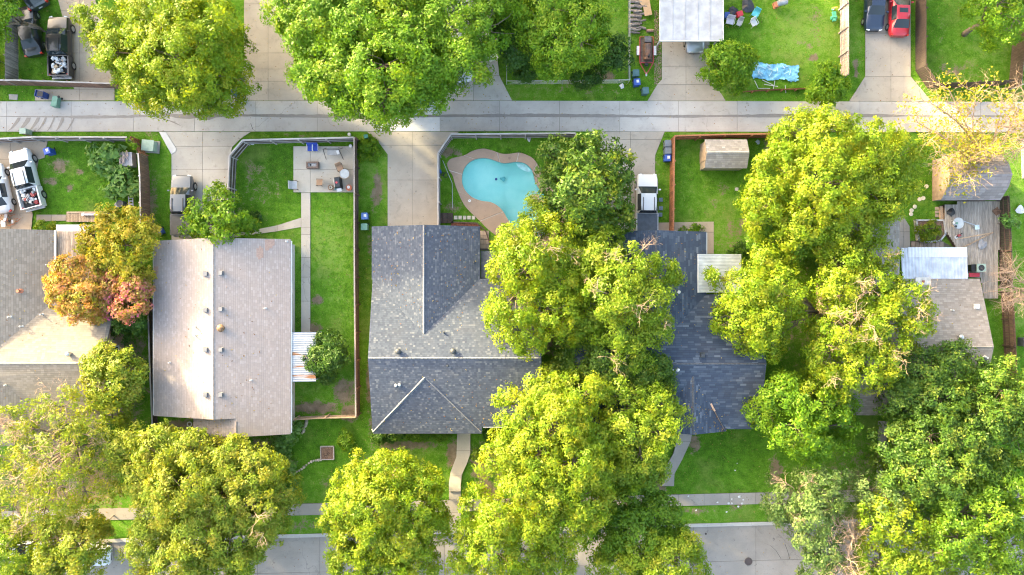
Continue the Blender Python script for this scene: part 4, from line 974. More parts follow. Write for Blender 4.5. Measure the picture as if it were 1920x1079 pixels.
def twig(b, p, d, L, r, rng, depth):
    n = 4 if depth else 2; pts = [p]; dd = d.copy()
    for i in range(n):
        dd = unit(dd + rng.normal(size=3)*.16); pts.append(pts[-1] + dd*L/n)
    b.tube([tuple(q) for q in pts], [max(r*(1-.6*i/n), .006) for i in range(n+1)], 4 if depth > 1 else 3)
    if depth > 0:
        for i in range(2, n+1):
            for _ in range(2 if depth > 2 else 1):
                nd = unit(dd + rng.normal(size=3)*.75); twig(b, pts[i], nd, L*.6, r*.5, rng, depth-1)
def bare_tree(label, base, limbs_, z0=2.5, r=.17, seed=1, leaves=None, mat_=None, depth=4):
    """limbs_: pixel ends (u,v,z) of main limbs"""
    rng = np.random.default_rng(seed); x0, y0 = G(*base); root = thing('bare_tree', label, 'tree', (x0, y0, 0)); b = MB()
    limb(b, (0,0,-.1), (0,0,z0), r, r*.8, rng, .02, 4, 8); b.obj('trunk', mat_ or M_TWIG, root, True); b = MB(); ends = []
    for (u, v, z) in limbs_:
        X, Y, Z = P(u, v, z); q = np.array([X-x0, Y-y0, Z]); pts = limb(b, (0,0,z0), q, r*.6, .04, rng, .1, 8, 6)
        for k in range(2, 8):
            for _ in range(3):
                d = unit(unit(q - np.array([0,0,z0])) + rng.normal(size=3)*.6); L = rng.uniform(.9, 2.0)
                twig(b, pts[k], d, L, .035, rng, depth-2); ends.append(pts[k] + d*L)
    tag(b.obj('branches', mat_ or M_TWIG, root), kind='stuff')
    if leaves:
        pal, n, sz = leaves; E = np.array(ends); ci = rng.integers(len(E), size=n); cl = rng.normal(size=(len(E), 3))*.5
        pts = E[ci] + cl[ci]*.3 + rng.normal(size=(n, 3))*.32; p = np.array(PAL[pal]); t = np.clip(rng.normal(.6, .22, n), 0, .999)*3; i = t.astype(int); f = (t-i)[:, None]
        tag(leaf_object('leaves', pts, rng.normal(size=(n, 3))+np.array([0,0,.7]), sz, p[i]*(1-f)+p[i+1]*f, root, rng=rng), kind='stuff')
    return root

tree('yellow-green tree shading the drive behind the black pickup', [(215,50,62),(300,35,80),(380,50,75),(250,105,70),(330,105,80),(400,110,55),(210,95,40),(275,155,50),(345,160,50),(405,165,45),(275,190,16),(370,195,20),(455,150,16),(160,40,14)], 'yellow', 6.8, seed=1, tip=.35)
tree('huge bright green tree overhanging the middle of the alley', [(545,10,48),(600,40,75),(680,40,90),(770,40,90),(850,45,80),(915,45,55),(590,120,55),(650,130,65),(720,120,75),(800,110,70),(870,110,50),(600,160,28),(660,175,40),(725,175,50),(715,205,26),(790,160,48),(745,215,12),(775,195,14)], 'bright', 7.2, seed=2, dens=1.15, leaf=.195, clump=.72, trunk=.4, tip=.25)
tree('bright yellow-green rounded tree on the mown lawn', [(1035,10,62),(1085,35,55),(1005,50,50),(1050,80,52),(1095,80,38),(1030,115,28),(1115,40,30)], 'bright', 5.6, seed=3, tip=.5)
tree('dark bushy tree wedged between the two bright green trees', [(960,60,38),(945,20,40),(965,100,30),(985,125,22)], 'dark', 3.2, seed=4, clump=.6, trunk=.14)
tree('small dark leafy tree by the chain link fence', [(1150,92,24),(1160,112,20),(1140,108,18),(1165,85,18)], 'dark', 2.6, seed=5, clump=.45, leaf=.2, dens=.8, trunk=.1)
for i, (u, v, r) in enumerate(((1092,148,20),(1115,140,16),(978,140,14))): tree(['low dark bush on the chain link fence line','dark bush right of the fence-line bush','dark bush at the foot of the dark wedged tree'][i], [(u,v,r),(u+9,v+3,r*.7)], 'dark', .8, name='bush', cat='bush', seed=40+i, clump=.35, leaf=.16, trunk=.05)
tree('light green feathery bush at the carport drive corner', [(1362,110,34),(1385,125,30),(1345,130,30),(1370,150,28),(1395,105,22),(1340,105,20)], 'bright', 2.3, seed=6, clump=.45, leaf=.2, tip=.4, trunk=.1)
tree('small lime green sapling at the end of the pinkish fence', [(1550,140,22),(1540,165,26),(1570,160,20),(1555,180,16),(1525,180,14)], 'bright', 2.0, seed=7, clump=.42, leaf=.2, tip=.4, trunk=.07)
tree('bright green tree leaning in at the upper right corner', [(1870,5,42),(1910,35,45),(1890,55,28),(1930,5,45),(1850,-5,25)], 'bright', 6.0, seed=8, dens=.8)
tree('green tree just showing in the upper left corner', [(10,12,26),(-20,0,40),(-15,50,28),(35,5,16)], 'bright', 5.0, seed=9)
tree('large golden-yellow tree over the yard beside the shed', [(1500,250,42),(1560,265,62),(1635,285,62),(1690,290,38),(1470,325,52),(1550,345,75),(1635,360,62),(1685,350,30),(1440,375,42),(1510,410,58),(1590,420,55),(1640,415,32),(1435,415,30),(1535,228,22),(1470,252,18),(1560,460,30)], 'yellow', 7.0, seed=10, dens=1.1, tip=.55, trunk=.34)
tree('green lower tree under the golden-yellow tree near the lawn', [(1450,440,34),(1490,460,36),(1540,475,34),(1420,455,20)], 'green', 3.6, seed=11, clump=.6, trunk=.14)
tree('yellow-green tree overhanging the pale metal awning', [(1445,498,42),(1405,545,46),(1455,545,44),(1385,595,42),(1430,600,46),(1475,585,32),(1440,640,34),(1360,605,20),(1400,640,22),(1345,520,12)], 'yellow', 6.5, base=(1510,585), seed=12, tip=.45, trunk=.22)
tree('pale yellow-green tree with bare twigs over the grey-brown roof', [(1590,500,48),(1640,480,40),(1575,545,42),(1640,545,55),(1695,570,45),(1590,620,55),(1655,620,55),(1715,610,32),(1555,670,40),(1620,690,52),(1570,710,40),(1660,680,35),(1530,735,25)], 'yellow', 7.0, base=(1525,590), seed=13, tip=.5, bare=14, dens=.95, trunk=.3)
tree('rounded bright green tree below the blue-black roof corner', [(1465,745,45),(1530,755,52),(1490,800,50),(1555,805,45),(1580,760,32),(1440,780,34),(1520,840,34),(1475,725,25)], 'bright', 5.6, seed=14, tip=.35, trunk=.22)
tree('dark green tree covering the eave of the grey-brown house', [(1730,695,48),(1785,685,42),(1700,745,46),(1760,750,55),(1820,700,30),(1815,755,40)], 'deep', 6.2, seed=15, trunk=.26, tip=.2)
tree('green tree at the right edge beyond the grey-brown house', [(1880,730,50),(1920,760,50),(1860,790,50),(1915,830,50),(1840,720,25)], 'deep', 6.4, seed=16, tip=.3, trunk=.26)
tree('broad dark green street-side tree near the house walk', [(1690,830,48),(1750,810,52),(1810,830,55),(1720,890,55),(1785,890,58),(1680,890,34),(1850,880,45)], 'deep', 6.6, seed=17, tip=.25, trunk=.3)
tree('mixed green and yellow tree at the lower right edge', [(1880,900,50),(1920,950,60),(1860,970,50),(1800,960,55),(1830,1020,52),(1900,1030,55),(1880,1085,50),(1790,1010,40)], 'green', 6.8, seed=18, tip=.35, trunk=.3)
tree('soft sage-green tree over the sidewalk at lower right', [(1500,925,42),(1545,915,38),(1520,965,42),(1565,950,32),(1470,950,30),(1480,975,24)], 'sage', 5.2, seed=19, clump=.6, dens=.8, bare=4, trunk=.2)
tree('light green slim tree above the yellow one at lower right', [(1635,915,28),(1660,950,34),(1700,960,30),(1620,940,20),(1735,950,26)], 'sage', 5.4, seed=20, clump=.55, dens=.8, trunk=.16)
tree('bright yellow small tree over the parked bluish car', [(1660,965,34),(1690,985,36),(1640,990,28),(1730,1000,28),(1665,940,18),(1780,1000,20)], 'yellow', 6.0, seed=21, tip=.7, trunk=.16)
tree('feathery light green tree over the street slabs', [(1515,1010,28),(1545,1035,36),(1530,1065,36),(1560,1000,22)], 'sage', 5.0, seed=22, clump=.5, dens=.8, trunk=.16)
tree('yellow-green tree at the bottom edge right of bare branches', [(1650,1050,38),(1690,1075,38),(1730,1050,38),(1770,1070,42),(1620,1075,26)], 'lime', 5.6, seed=23, tip=.5, trunk=.2, bare=3)
tree('dense green tree overhanging the turquoise pool', [(1055,300,45),(1115,295,48),(1150,320,40),(1045,350,36),(1102,360,56),(1150,375,40),(1070,400,40),(1125,420,44),(1165,412,24),(1170,345,20),(1030,290,16)], 'deep', 5.6, seed=24, tip=.3, clump=.62, leaf=.27, trunk=.24)
tree('airy light green tree between pool and slate roof', [(1010,410,36),(965,450,38),(1035,455,45),(985,500,52),(1050,520,52),(940,510,32),(965,570,50),(1030,585,55),(930,600,26),(990,630,38),(1070,600,45),(955,640,22),(1015,385,20)], 'yellow', 6.8, seed=25, tip=.35, bare=4, dens=1.0, clump=.62, trunk=.28)
tree('green tree between the two dark roofs', [(1125,490,46),(1180,500,48),(1235,510,34),(1150,555,55),(1215,570,44),(1110,590,42),(1170,620,52),(1235,620,28),(1140,450,28),(1262,515,14),(1190,665,38)], 'lime', 6.8, seed=26, tip=.35, bare=6, dens=1.0, trunk=.28)
tree('shaded green tree at the foot of the two dark roofs', [(1080,670,42),(1140,680,50),(1200,700,42),(1060,710,35),(1120,720,40),(1235,690,26),(1230,730,28)], 'deep', 4.6, seed=27, clump=.62, trunk=.22, bare=3)
tree('giant yellow tree in front of the slate-roofed house', [(1030,745,48),(1090,740,45),(985,790,50),(1050,800,60),(1010,850,60),(1080,870,65),(955,850,42),(1040,930,60),(1100,940,55),(980,920,45),(1060,990,50),(1000,975,40),(930,870,28),(950,745,20),(1120,820,45)], 'yellow', 8.4, seed=28, dens=1.1, tip=.6, trunk=.42)
tree('yellow-green tree beside the giant yellow tree toward the walk', [(1175,760,45),(1225,760,40),(1190,810,50),(1240,810,36),(1150,830,42),(1200,855,45),(1265,775,22),(1165,890,40),(1215,885,30)], 'lime', 7.0, seed=29, dens=1.05, tip=.5, trunk=.3)
tree('dark green tree over sidewalk and kerb at bottom centre', [(1190,930,42),(1150,960,48),(1230,970,45),(1190,1000,50),(1255,1000,30),(1140,1020,42)], 'green', 4.4, seed=30, clump=.62, trunk=.24, tip=.12)
tree('green tree reaching the street at bottom centre', [(1210,1040,48),(1265,1050,45),(1160,1070,50),(1290,1025,28),(1300,1070,30),(1240,1085,40)], 'lime', 6.2, seed=31, tip=.4, trunk=.24)
tree('yellow-green tree at the bottom edge beside the front walk', [(895,955,36),(935,985,45),(880,1010,34),(925,1040,52),(985,1040,55),(870,1060,34),(1030,1060,45),(950,930,20)], 'yellow', 6.4, seed=32, tip=.5, trunk=.26)
tree('round yellow street tree left of the curving front walk', [(670,905,44),(735,895,46),(790,915,40),(645,950,36),(705,950,60),(775,960,56),(630,985,28),(685,1010,52),(755,1020,56),(810,990,32),(660,1060,44),(720,1075,48),(790,1060,34),(760,868,14),(612,980,14)], 'yellow', 6.4, seed=33, dens=1.1, tip=.6, leaf=.18, clump=.56, trunk=.3)
tree('wide olive-yellow street tree below the pinkish roof', [(240,840,38),(300,850,48),(360,850,40),(420,870,50),(480,890,48),(520,930,36),(270,900,45),(340,915,62),(410,935,62),(475,950,55),(300,970,55),(370,995,68),(440,1010,60),(500,985,40),(280,1030,50),(340,1060,55),(410,1070,50),(310,815,18),(465,1050,30),(230,885,22)], 'olive', 6.4, seed=34, dens=1.15, tip=.5, leaf=.18, clump=.56, bare=5, trunk=.36)
tree('thin-leaved tree with pale bare branches at lower left', [(115,755,36),(60,800,40),(140,800,40),(20,840,40),(90,860,52),(150,870,42),(40,910,48),(115,920,50),(165,930,36),(15,960,40),(80,965,40),(180,820,22),(30,780,24),(0,790,24)], 'olive', 6.6, seed=35, dens=.5, tip=.4, bare=48, leaf=.18, clump=.56, trunk=.3)
tree('yellow-green tree over the parked white car at bottom left', [(110,1010,36),(150,1025,36),(95,1050,38),(140,1070,38),(165,1000,20),(75,1080,30),(120,985,18)], 'olive', 5.6, seed=36, tip=.5, clump=.6, trunk=.2)
tree('green tree in the bottom left corner', [(15,1000,26),(10,1050,38),(50,1060,24),(-15,1020,34),(25,1085,30)], 'lime', 5.4, seed=37, tip=.35, trunk=.2)
tree('small golden shrub beside the bottom left walk', [(180,985,20),(195,995,14),(165,978,12)], 'golden', 2.4, name='shrub', cat='shrub', seed=38, clump=.4, leaf=.2, trunk=.06)
tree('rounded green and gold tree right of the left house', [(195,680,32),(225,690,34),(205,725,38),(240,735,30),(220,765,30),(180,700,22),(245,700,24),(185,755,20),(205,655,14)], 'olive', 4.2, seed=39, clump=.58, leaf=.22, tip=.4, trunk=.18)
tree('golden crape myrtle bush behind the grey pickup', [(215,425,34),(250,415,28),(185,450,34),(235,460,38),(265,450,26),(205,490,36),(250,500,30),(270,520,18),(280,435,16)], 'golden', 3.8, seed=45, clump=.5, leaf=.22, tip=.5, trunk=.14)
tree('orange crape myrtle bush spilling over the grey roof', [(130,510,32),(165,520,36),(120,545,28),(155,560,34),(110,565,20),(180,580,26),(100,525,14),(135,585,18)], 'orange', 4.0, seed=46, clump=.45, leaf=.2, tip=.55, trunk=.12)
tree('pink-blossomed crape myrtle beside the pinkish roof', [(215,530,32),(250,545,28),(205,565,28),(240,575,28),(268,540,16),(270,565,14),(195,540,20)], 'pink', 3.9, seed=47, clump=.45, leaf=.2, tip=.3, trunk=.12)
tree('dark green bush under the crape myrtles', [(240,600,26),(225,625,18),(258,610,18),(250,585,20)], 'dark', 1.9, name='bush', cat='bush', seed=48, clump=.45, leaf=.18, trunk=.08)
tree('small bright green tree over the grey pickup bed', [(374,399,23),(410,375,24),(395,415,30),(430,400,28),(450,420,22),(354,424,15),(415,440,20),(375,430,18),(430,375,16),(470,425,12)], 'bright', 3.6, base=(412,425), seed=49, clump=.5, leaf=.24, dens=.95, tip=.4, trunk=.11)
tree('dense round dark green bush beside the tin awning', [(612,645,26),(600,675,26),(625,675,24),(612,700,20),(595,655,18),(630,655,18)], 'dark', 1.7, name='round_bush', cat='bush', seed=50, clump=.4, leaf=.17, dens=1.3, trunk=.1, tip=.5)
bare_tree('half-bare tree with pale twigs and thin yellow leaves over the alley', (1815,330), [(1740,190,6.5),(1780,170,6.5),(1830,175,7),(1880,200,6.5),(1760,250,6),(1720,230,5.5),(1900,230,6),(1800,330,5.5),(1850,280,6.5),(1770,290,5.5)], 2.6, .16, 5, ('golden', 3800, .2))
bare_tree('bare dead tree with bleached twigs at the right edge', (1925,270), [(1890,240,5),(1905,215,5.5),(1920,260,5.5),(1885,290,4.5),(1925,180,5.5)], 2.4, .16, 6)
bare_tree('bare bleached treetop beside the fence at far right', (1915,545), [(1890,525,4),(1885,545,3.6),(1905,560,3.8),(1900,510,4)], 2.0, .10, 8)
bare_tree('bare pale branches rising among the lower right trees', (1590,1010), [(1565,985,6),(1580,1040,6),(1600,1010,6.5),(1595,1060,6),(1572,1065,5.5)], 2.6, .12, 9)
# unseen trees added beyond the left and upper frame to shade the yards
SHADE = [(-400,1000),(-420,820),(-400,640),(-430,470),(-400,300),(-420,130),(-380,-30),(-300,-170),(-160,-260),(0,-300),(180,-290),(350,-310),(520,-300),(700,-310),(880,-300),(1060,-310),(1240,-300),(1420,-310),(1600,-300),(1780,-310),(-560,560),(-580,220)]
src = [t[0] for t in TREES if t[1] > 9000][:6]
for i, (u, v) in enumerate(SHADE):
    s = src[i % len(src)]; o = dup(s, (*G(u, v), 0), i*1.3, 'tall leafy tree added out of view to shade the yards'); o['group'] = 'shade trees added out of view'
    o.scale = (1, 1, (.9 if 80 < v < 500 else 1.12) if v > 0 else 1.5)
print('LEAVES', sum(t[1] for t in TREES))
# ------------------------------------------------------------------ vehicles
def paint(name, col, metal=.0):
    if name in MC: return MC[name]
    t = NT(name); t.base(t.mix(t.math('MULTIPLY', t.step(t.noise(t.pos(), 5, 4), .5, .8), .25), col, tuple(c*.75+.03 for c in col))); t.set(Roughness=.32, Metallic=metal, Coat_Weight=.7, Coat_Roughness=.08); MC[name] = t.m; return t.m
M_CGL = NT('car_glass').set(Roughness=.06).m; M_CGL.node_tree.nodes['Principled BSDF'].inputs['Base Color'].default_value = (.02,.028,.034,1)
M_TYRE = mat('tyre_rubber', (.025,.025,.025), .85, .1); M_RIM = mat('alloy_rim', (.45,.46,.47), .35, .1, metal=.7); M_LAMP = mat('lamp_lens', (.7,.72,.74), .2, .05); M_TAIL = mat('tail_lens', (.40,.02,.015), .25, .05); M_BLK = mat('black_trim', (.02,.02,.022), .55, .1)
SED = [(0,.55,.35,.60,.50,.62),(.12,.76,.28,.70,.66,.73),(.45,.87,.25,.80,.74,.84),(1.35,.90,.22,.90,.78,.96),(2.05,.91,.22,.93,.60,1.38),(2.75,.91,.22,.94,.62,1.43),(3.35,.91,.22,.95,.59,1.37),(4.05,.89,.24,.96,.72,1.03),(4.5,.82,.28,.93,.70,.98),(4.7,.64,.35,.80,.56,.84)]
SEDI = 'hhhwrrbtt'
SUV = [(0,.60,.42,.75,.55,.78),(.12,.83,.34,.88,.74,.92),(.5,.92,.3,.98,.80,1.03),(1.25,.94,.28,1.05,.82,1.10),(1.85,.95,.28,1.08,.68,1.68),(2.8,.95,.28,1.1,.70,1.74),(4.0,.95,.28,1.1,.68,1.70),(4.45,.92,.3,1.08,.78,1.16),(4.6,.80,.36,.95,.68,1.0)]
SUVI = 'hhhwrrbt'
PIC = [(0,.62,.45,.78,.56,.80),(.12,.88,.4,.98,.80,1.02),(.5,.97,.38,1.08,.86,1.13),(1.2,.99,.35,1.14,.87,1.20),(1.9,.99,.35,1.17,.69,1.76),(2.8,.99,.35,1.17,.71,1.82),(3.45,.99,.35,1.17,.70,1.77),(3.62,.99,.35,1.17,.84,1.2)]
PICI = 'hhhwrrb'
def vehicle(name, label, cat, body, loc, rz, kind='sedan', cover=None, junk=None, roofm=None, sunroof=False, glassm=None):
    """rz: heading of the front, measured from +Y"""
    ST, IV = {'sedan': (SED, SEDI), 'suv': (SUV, SUVI), 'pickup': (PIC, PICI)}[kind]
    Lc = ST[-1][0] if kind != 'pickup' else 5.55
    root = thing(name, label, cat, (loc[0]*.987, loc[1]*.987, loc[2] if len(loc) > 2 else .06), rz)
    def sec(s):
        x, w, zb, zs, wr, zr = s; Y = Lc/2 - x
        h = [(w*.9, zb), (w, zb+.18), (w*.99, (zb+zs)/2+.12), (w*.94, zs), (wr, zr), (wr*.55, zr+.028), (0, zr+.04)]
        full = [(a, z) for a, z in h] + [(-a, z) for a, z in h[-2::-1]]
        return [(a, Y, z) for a, z in full]
    S = [sec(s) for s in ST]; m = 13
    parts = {}
    def face(part, q): parts.setdefault(part, []).append(q)
    for i, t in enumerate(IV):
        for j in range(m-1):
            k = min(j, m-2-j)   # strip class 0..5
            q = [S[i][j], S[i][j+1], S[i+1][j+1], S[i+1][j]]
            if t == 'r' and k == 3: face('side_window', q) if j < 6 else face('side_window_', q)
            elif t == 'w' and k >= 4: face('windshield', q)
            elif t == 'b' and k >= 4: face('rear_window', q)
            elif t == 'r' and k >= 4 and roofm: face('roof_panel', q)
            else: face('body', q)
    face('body', S[0][::-1]); face('body', S[-1])
    for pn, qs in parts.items():
        b = MB()
        for q in qs: b.add(q, [tuple(range(len(q)-1, -1, -1))])
        mm = body if pn == 'body' else (roofm if pn == 'roof_panel' else (glassm or M_CGL))
        o = b.obj(pn.rstrip('_'), mm, root, False); bm = bmesh.new(); bm.from_mesh(o.data); bmesh.ops.remove_doubles(bm, verts=bm.verts, dist=1e-4)
        for fc in bm.faces: fc.smooth = True
        for ed in bm.edges: ed.smooth = not (len(ed.link_faces) == 2 and ed.calc_face_angle(0) > .6)
        bm.to_mesh(o.data); bm.free()
    if kind == 'pickup':
        y1, y0 = Lc/2-3.66, -Lc/2
        b = MB(); w = .99
        for sx in (-1, 1): b.box(sx*(w-.06), (y0+y1)/2, .78, .13, y1-y0, .78)
        b.box(0, y1-.04, .78, 2*w-.26, .08, .78).obj('bed_sides', body, root)
        tg = MB().box(0, y0+.04, .80, 2*w-.27, .09, .72).obj('tailgate', body, root); MB().box(0, y0-.02, 1.02, .4, .03, .06).obj('handle', M_BLK, tg)
        MB().box(0, (y0+y1)/2, .66, 2*w-.26, y1-y0-.15, .06).obj('bed_floor', M_BLK, root)
        MB().box(0, y0-.08, .52, 1.8, .16, .16).obj('rear_bumper', M_RIM, root)
        if cover: MB().box(0, (y0+y1)/2, 1.19, 2*w-.12, y1-y0-.06, .05).obj('bed_cover', cover, root)
    if sunroof: MB().box(0, Lc/2-2.55, ST[5][5]+.035, .78, .42, .015).obj('sunroof', M_CGL, root)
    if kind != 'sedan' or roofm:
        for sx in (-1, 1): MB().box(sx*.5, Lc/2-2.9, ST[5][5]+.04, .05, 1.3, .05).obj('roof_rail', M_BLK, root)
    xf, xb, rw = {'sedan': (.92, 3.75, .33), 'suv': (.95, 3.7, .37), 'pickup': (1.0, 4.45, .40)}[kind]
    for x in (xf, xb):
        for sx in (-1, 1):
            w = MB(); n = 18; wd = .22; cx = sx*(ST[3][1]-.08); V = []
            for a in (-wd/2, wd/2): V += [(cx+a, Lc/2-x + rw*math.cos(2*PI*i/n), rw + rw*math.sin(2*PI*i/n)) for i in range(n)]
            w.add(V, [tuple(range(n)), tuple(range(2*n-1, n-1, -1))] + [(i, n+i, n+(i+1) % n, (i+1) % n) for i in range(n)])
            o = w.obj('wheel', M_TYRE, root); r = MB(); cx2 = cx + sx*(wd/2+.006); V = [(cx2, Lc/2-x + rw*.62*math.cos(2*PI*i/10)*(1 if i % 2 else .93), rw + rw*.62*math.sin(2*PI*i/10)) for i in range(10)]
            r.add(V, [tuple(range(10))]).obj('rim', M_RIM, o)
    fz, fy = ST[1][3]-.06, Lc/2-.12
    for sx in (-1, 1):
        MB().box(sx*(ST[1][1]-.2), fy+.0, fz, .3, .22, .14, -sx*.35).obj('headlight', M_LAMP, root)
        MB().box(sx*((.72 if kind == 'sedan' else .86)), -Lc/2+.12, .80 if kind == 'sedan' else .95, .2, .2, .2 if kind == 'sedan' else .3, sx*.3).obj('taillight', M_TAIL, root)
        MB().box(sx*(ST[4][1]+.1), Lc/2-ST[3][0]-.28, ST[4][3]+.05, .2, .12, .14).obj('mirror', body, root)
    MB().box(0, Lc/2-.015, ST[0][2]+.12, 1.0, .05, .12).obj('grille', M_BLK, root)
    MB().box(0, -Lc/2-.0+(.06 if kind == 'sedan' else -.02), .68, .36, .02, .14).obj('number_plate', M_TRIM, root)
    if junk: junk(root, Lc)
    return root
def junkpile(cols, n, seed):
    def f(root, Lc):
        R = random.Random(seed)
        for i in range(n):
            m = cols[R.randrange(len(cols))]; x, y = R.uniform(-.6, .6), -Lc/2 + R.uniform(.35, 1.7); z = R.uniform(.8, 1.15); k = R.random()
            if k < .5: MB().box(x, y, z, R.uniform(.15,.5), R.uniform(.1,.35), R.uniform(.08,.25), R.uniform(0, 3), .85).obj('scrap', m, root)
            elif k < .75: a = R.uniform(0, 6.28); l = R.uniform(.3,.75); MB().tube([(x-l/2*math.cos(a), y-l/2*math.sin(a)*.8, z), (x+l/2*math.cos(a), y+l/2*math.sin(a)*.8, z+.15)], R.uniform(.03,.07), 6).obj('scrap', m, root)
            else: MB().blob(x, y, z, R.uniform(.12,.24)).obj('scrap', m, root)
    return f
JK = [mat('scrap_white', (.65,.64,.62), .6), mat('scrap_red', (.30,.05,.05), .6), mat('scrap_grey', (.28,.28,.29), .5), mat('scrap_tan', (.42,.30,.19), .8), mat('scrap_black', (.03,.03,.03), .6), mat('scrap_pale', (.5,.52,.55), .5)]
BLKP, WHP = paint('black_paint', (.012,.013,.015)), paint('white_paint', (.55,.56,.57))
vehicle('pickup_truck', 'black double-cab pickup with its bed full of scrap', 'pickup', BLKP, G(112,88), .02, 'pickup', None, junkpile([JK[0], JK[0], JK[3], JK[2], JK[5]], 34, 3))
vehicle('black_car', 'black car parked at a slant between fence and black pickup', 'car', BLKP, G(53,58), .22, 'sedan')
vehicle('dark_truck', 'dark old truck with a pale wheel at the top left', 'truck', paint('dark_paint', (.03,.035,.04)), G(52,-28), .5, 'suv')
vehicle('pickup_truck', 'white pickup with its bed full of red and grey scrap', 'pickup', WHP, G(49,336), .25, 'pickup', None, junkpile([JK[1], JK[1], JK[2], JK[5], JK[0], JK[4]], 36, 8))
vehicle('white_car', 'white sedan parked at the left edge beside the white pickup', 'car', WHP, G(-5,354), .22, 'sedan')
vehicle('pickup_truck', 'grey pickup with black bed cover under the small green tree', 'pickup', paint('grey_paint', (.11,.12,.13), .3), G(342,385), .0, 'pickup', mat('black_vinyl', (.045,.05,.055), .6))
vehicle('pickup_truck', 'white pickup with dark bed cover beside the cedar fence', 'pickup', WHP, G(1213,383), -.01, 'pickup', mat('blue_black_vinyl', (.05,.065,.09), .55))
vehicle('red_car', 'red sedan with a sunroof parked by the black fence', 'car', paint('red_paint', (.42,.018,.03), .2), G(1688,20), -.03, 'sedan', sunroof=True)
vehicle('navy_car', 'navy blue car facing the alley beside the red car', 'car', paint('navy_paint', (.02,.035,.07), .3), G(1642,9), PI-.03, 'sedan')
vehicle('silver_car', 'silver-grey car with its nose peeking out under the carport', 'car', paint('silver_paint', (.38,.40,.42), .5), G(1304,50), PI, 'sedan')
vehicle('white_car', 'white car under the big tree on the middle drive', 'car', WHP, G(860,108), PI+.25, 'sedan')
vehicle('white_car', 'white car parked in the street under the bottom left trees', 'car', WHP, (*G(158,1042), -.1), -PI/2-.05, 'suv')
vehicle('silver_car', 'pale car half hidden under the tree in the bottom left corner', 'car', paint('pale_paint', (.55,.57,.6), .3), (*G(28,1035), -.1), -PI/2, 'sedan')
vehicle('blue_car', 'bluish grey car hidden under the yellow tree at lower right', 'car', paint('bluegrey_paint', (.30,.38,.45), .4), (*G(1668,1000), -.1), -PI/2, 'sedan')

# ------------------------------------------------------------------ bins, boxes, yard things
def bin_(label, u, v, rz, body, lidm=None, sticker=False, open_=False, tip=False, h=1.05):
    o = thing('wheeled_bin', label, 'bin', (*G(u, v, .85), .05 if not tip else .3), rz, None)
    MB().box(0,0,.5,.50,.48,.9,0,1.12).obj('bin_body', body, o)
    if open_:
        MB().box(0,0,.955,.5,.52,.02).obj('dark_inside', M_BLK, o); lid = MB().box(0,.42,.72,.6,.06,.62,0).obj('lid', lidm or body, o)
    else:
        lid = MB().box(0,-.01,.995,.62,.60,.07,0,.93).obj('lid', lidm or body, o)
        if sticker: MB().box(.06,.05,1.034,.24,.26,.006).obj('sticker', M_TRIM, lid)
    MB().tube([(-.24,.31,.93),(.24,.31,.93)], .025, 6).obj('handle', body, o)
    for sx in (-1, 1):
        n = 12; V = []
        for a in (-.03, .03): V += [(sx*.27+a, .33+.11*math.cos(2*PI*i/n), .10+.11*math.sin(2*PI*i/n)) for i in range(n)]
        MB().add(V, [tuple(range(n)), tuple(range(2*n-1,n-1,-1))]+[(i,n+i,n+(i+1)%n,(i+1)%n) for i in range(n)]).obj('wheel', M_TYRE, o)
    if tip: o.rotation_euler = (0, PI/2.1, rz)
    return o
B_BLUE = mat('bin_blue', (.025,.075,.33), .5, .12); B_NAVY = mat('bin_navy', (.02,.05,.20), .5, .12); B_GRN = mat('bin_green', (.13,.27,.20), .55, .12); B_DGR = mat('bin_dark_teal', (.05,.12,.13), .55, .12); B_GRY = mat('bin_grey', (.13,.16,.19), .55, .12); B_LBL = mat('bin_mid_blue', (.07,.15,.38), .5, .1)
bin_('dark blue open bin below the brown leaning fence', 77, 177, 1.4, B_NAVY, open_=True)
bin_('green bin beside the open dark blue bin', 100, 178, -1.7, B_GRN, tip=True)
bin_('blue bin full of paper inside the rusty fence', 90, 284, .3, B_BLUE, sticker=True)
bin_('blue bin with a sticker beside the dark board fence', 684, 406, .02, B_LBL, sticker=True)
bin_('pale green bin beside the dark board fence', 683.5, 426, .0, B_GRN)
bin_('slate grey bin, topmost of three beside the cedar fence', 1252, 270, 0, B_GRY)
bin_('slate grey bin, middle of three beside the cedar fence', 1252, 283.5, 0.03, B_GRY)
bin_('blue bin with sticker, lowest of three beside the cedar fence', 1251.5, 297, -.02, B_BLUE, sticker=True)
bin_('grey-green bin behind the chain link corner', 1192, 138, .05, B_DGR)
bin_('blue bin with a white sticker at the chain link corner', 1194, 155, .1, B_BLUE, sticker=True)
bin_('dark teal bin alone on the grass near the alley', 1210, 171, .1, B_DGR)
bin_('dark bin under the yellow-green tree beside the alley drive', 441, 174, .2, B_DGR)
bin_('blue bin behind the pinkish roof near the golden bush', 297, 434, .5, B_BLUE)
bin_('teal bin under the big tree at the alley edge', 790, 186, .3, mat('bin_teal', (.04,.24,.26), .55))
def box_thing(name, label, cat, u, v, sx, sy, sz, m, rz=0, z=.02, lid=None):
    o = thing(name, label, cat, (*G(u, v, z), z), rz); MB().box(0,0,sz/2,sx,sy,sz,0,.94).obj('cabinet', m, o); MB().box(0,0,sz+.03,sx*1.06,sy*1.06,.06).obj('lid', lid or m, o); return o
tx = box_thing('transformer_box', 'pale green utility transformer box on the grass by the rust-red panel', 'utility box', 285, 276, 1.05, .95, .8, mat('utility_green', (.30,.40,.33), .6, .1), -.08)
MB().box(.1,0,.04,1.3,1.15,.1).obj('pad', M_WALK, tx)
box_thing('utility_pedestal', 'small green utility pedestal in the grass by the alley', 'utility box', 688, 258, .35, .3, .5, mat('utility_teal', (.06,.24,.2), .6), .2)
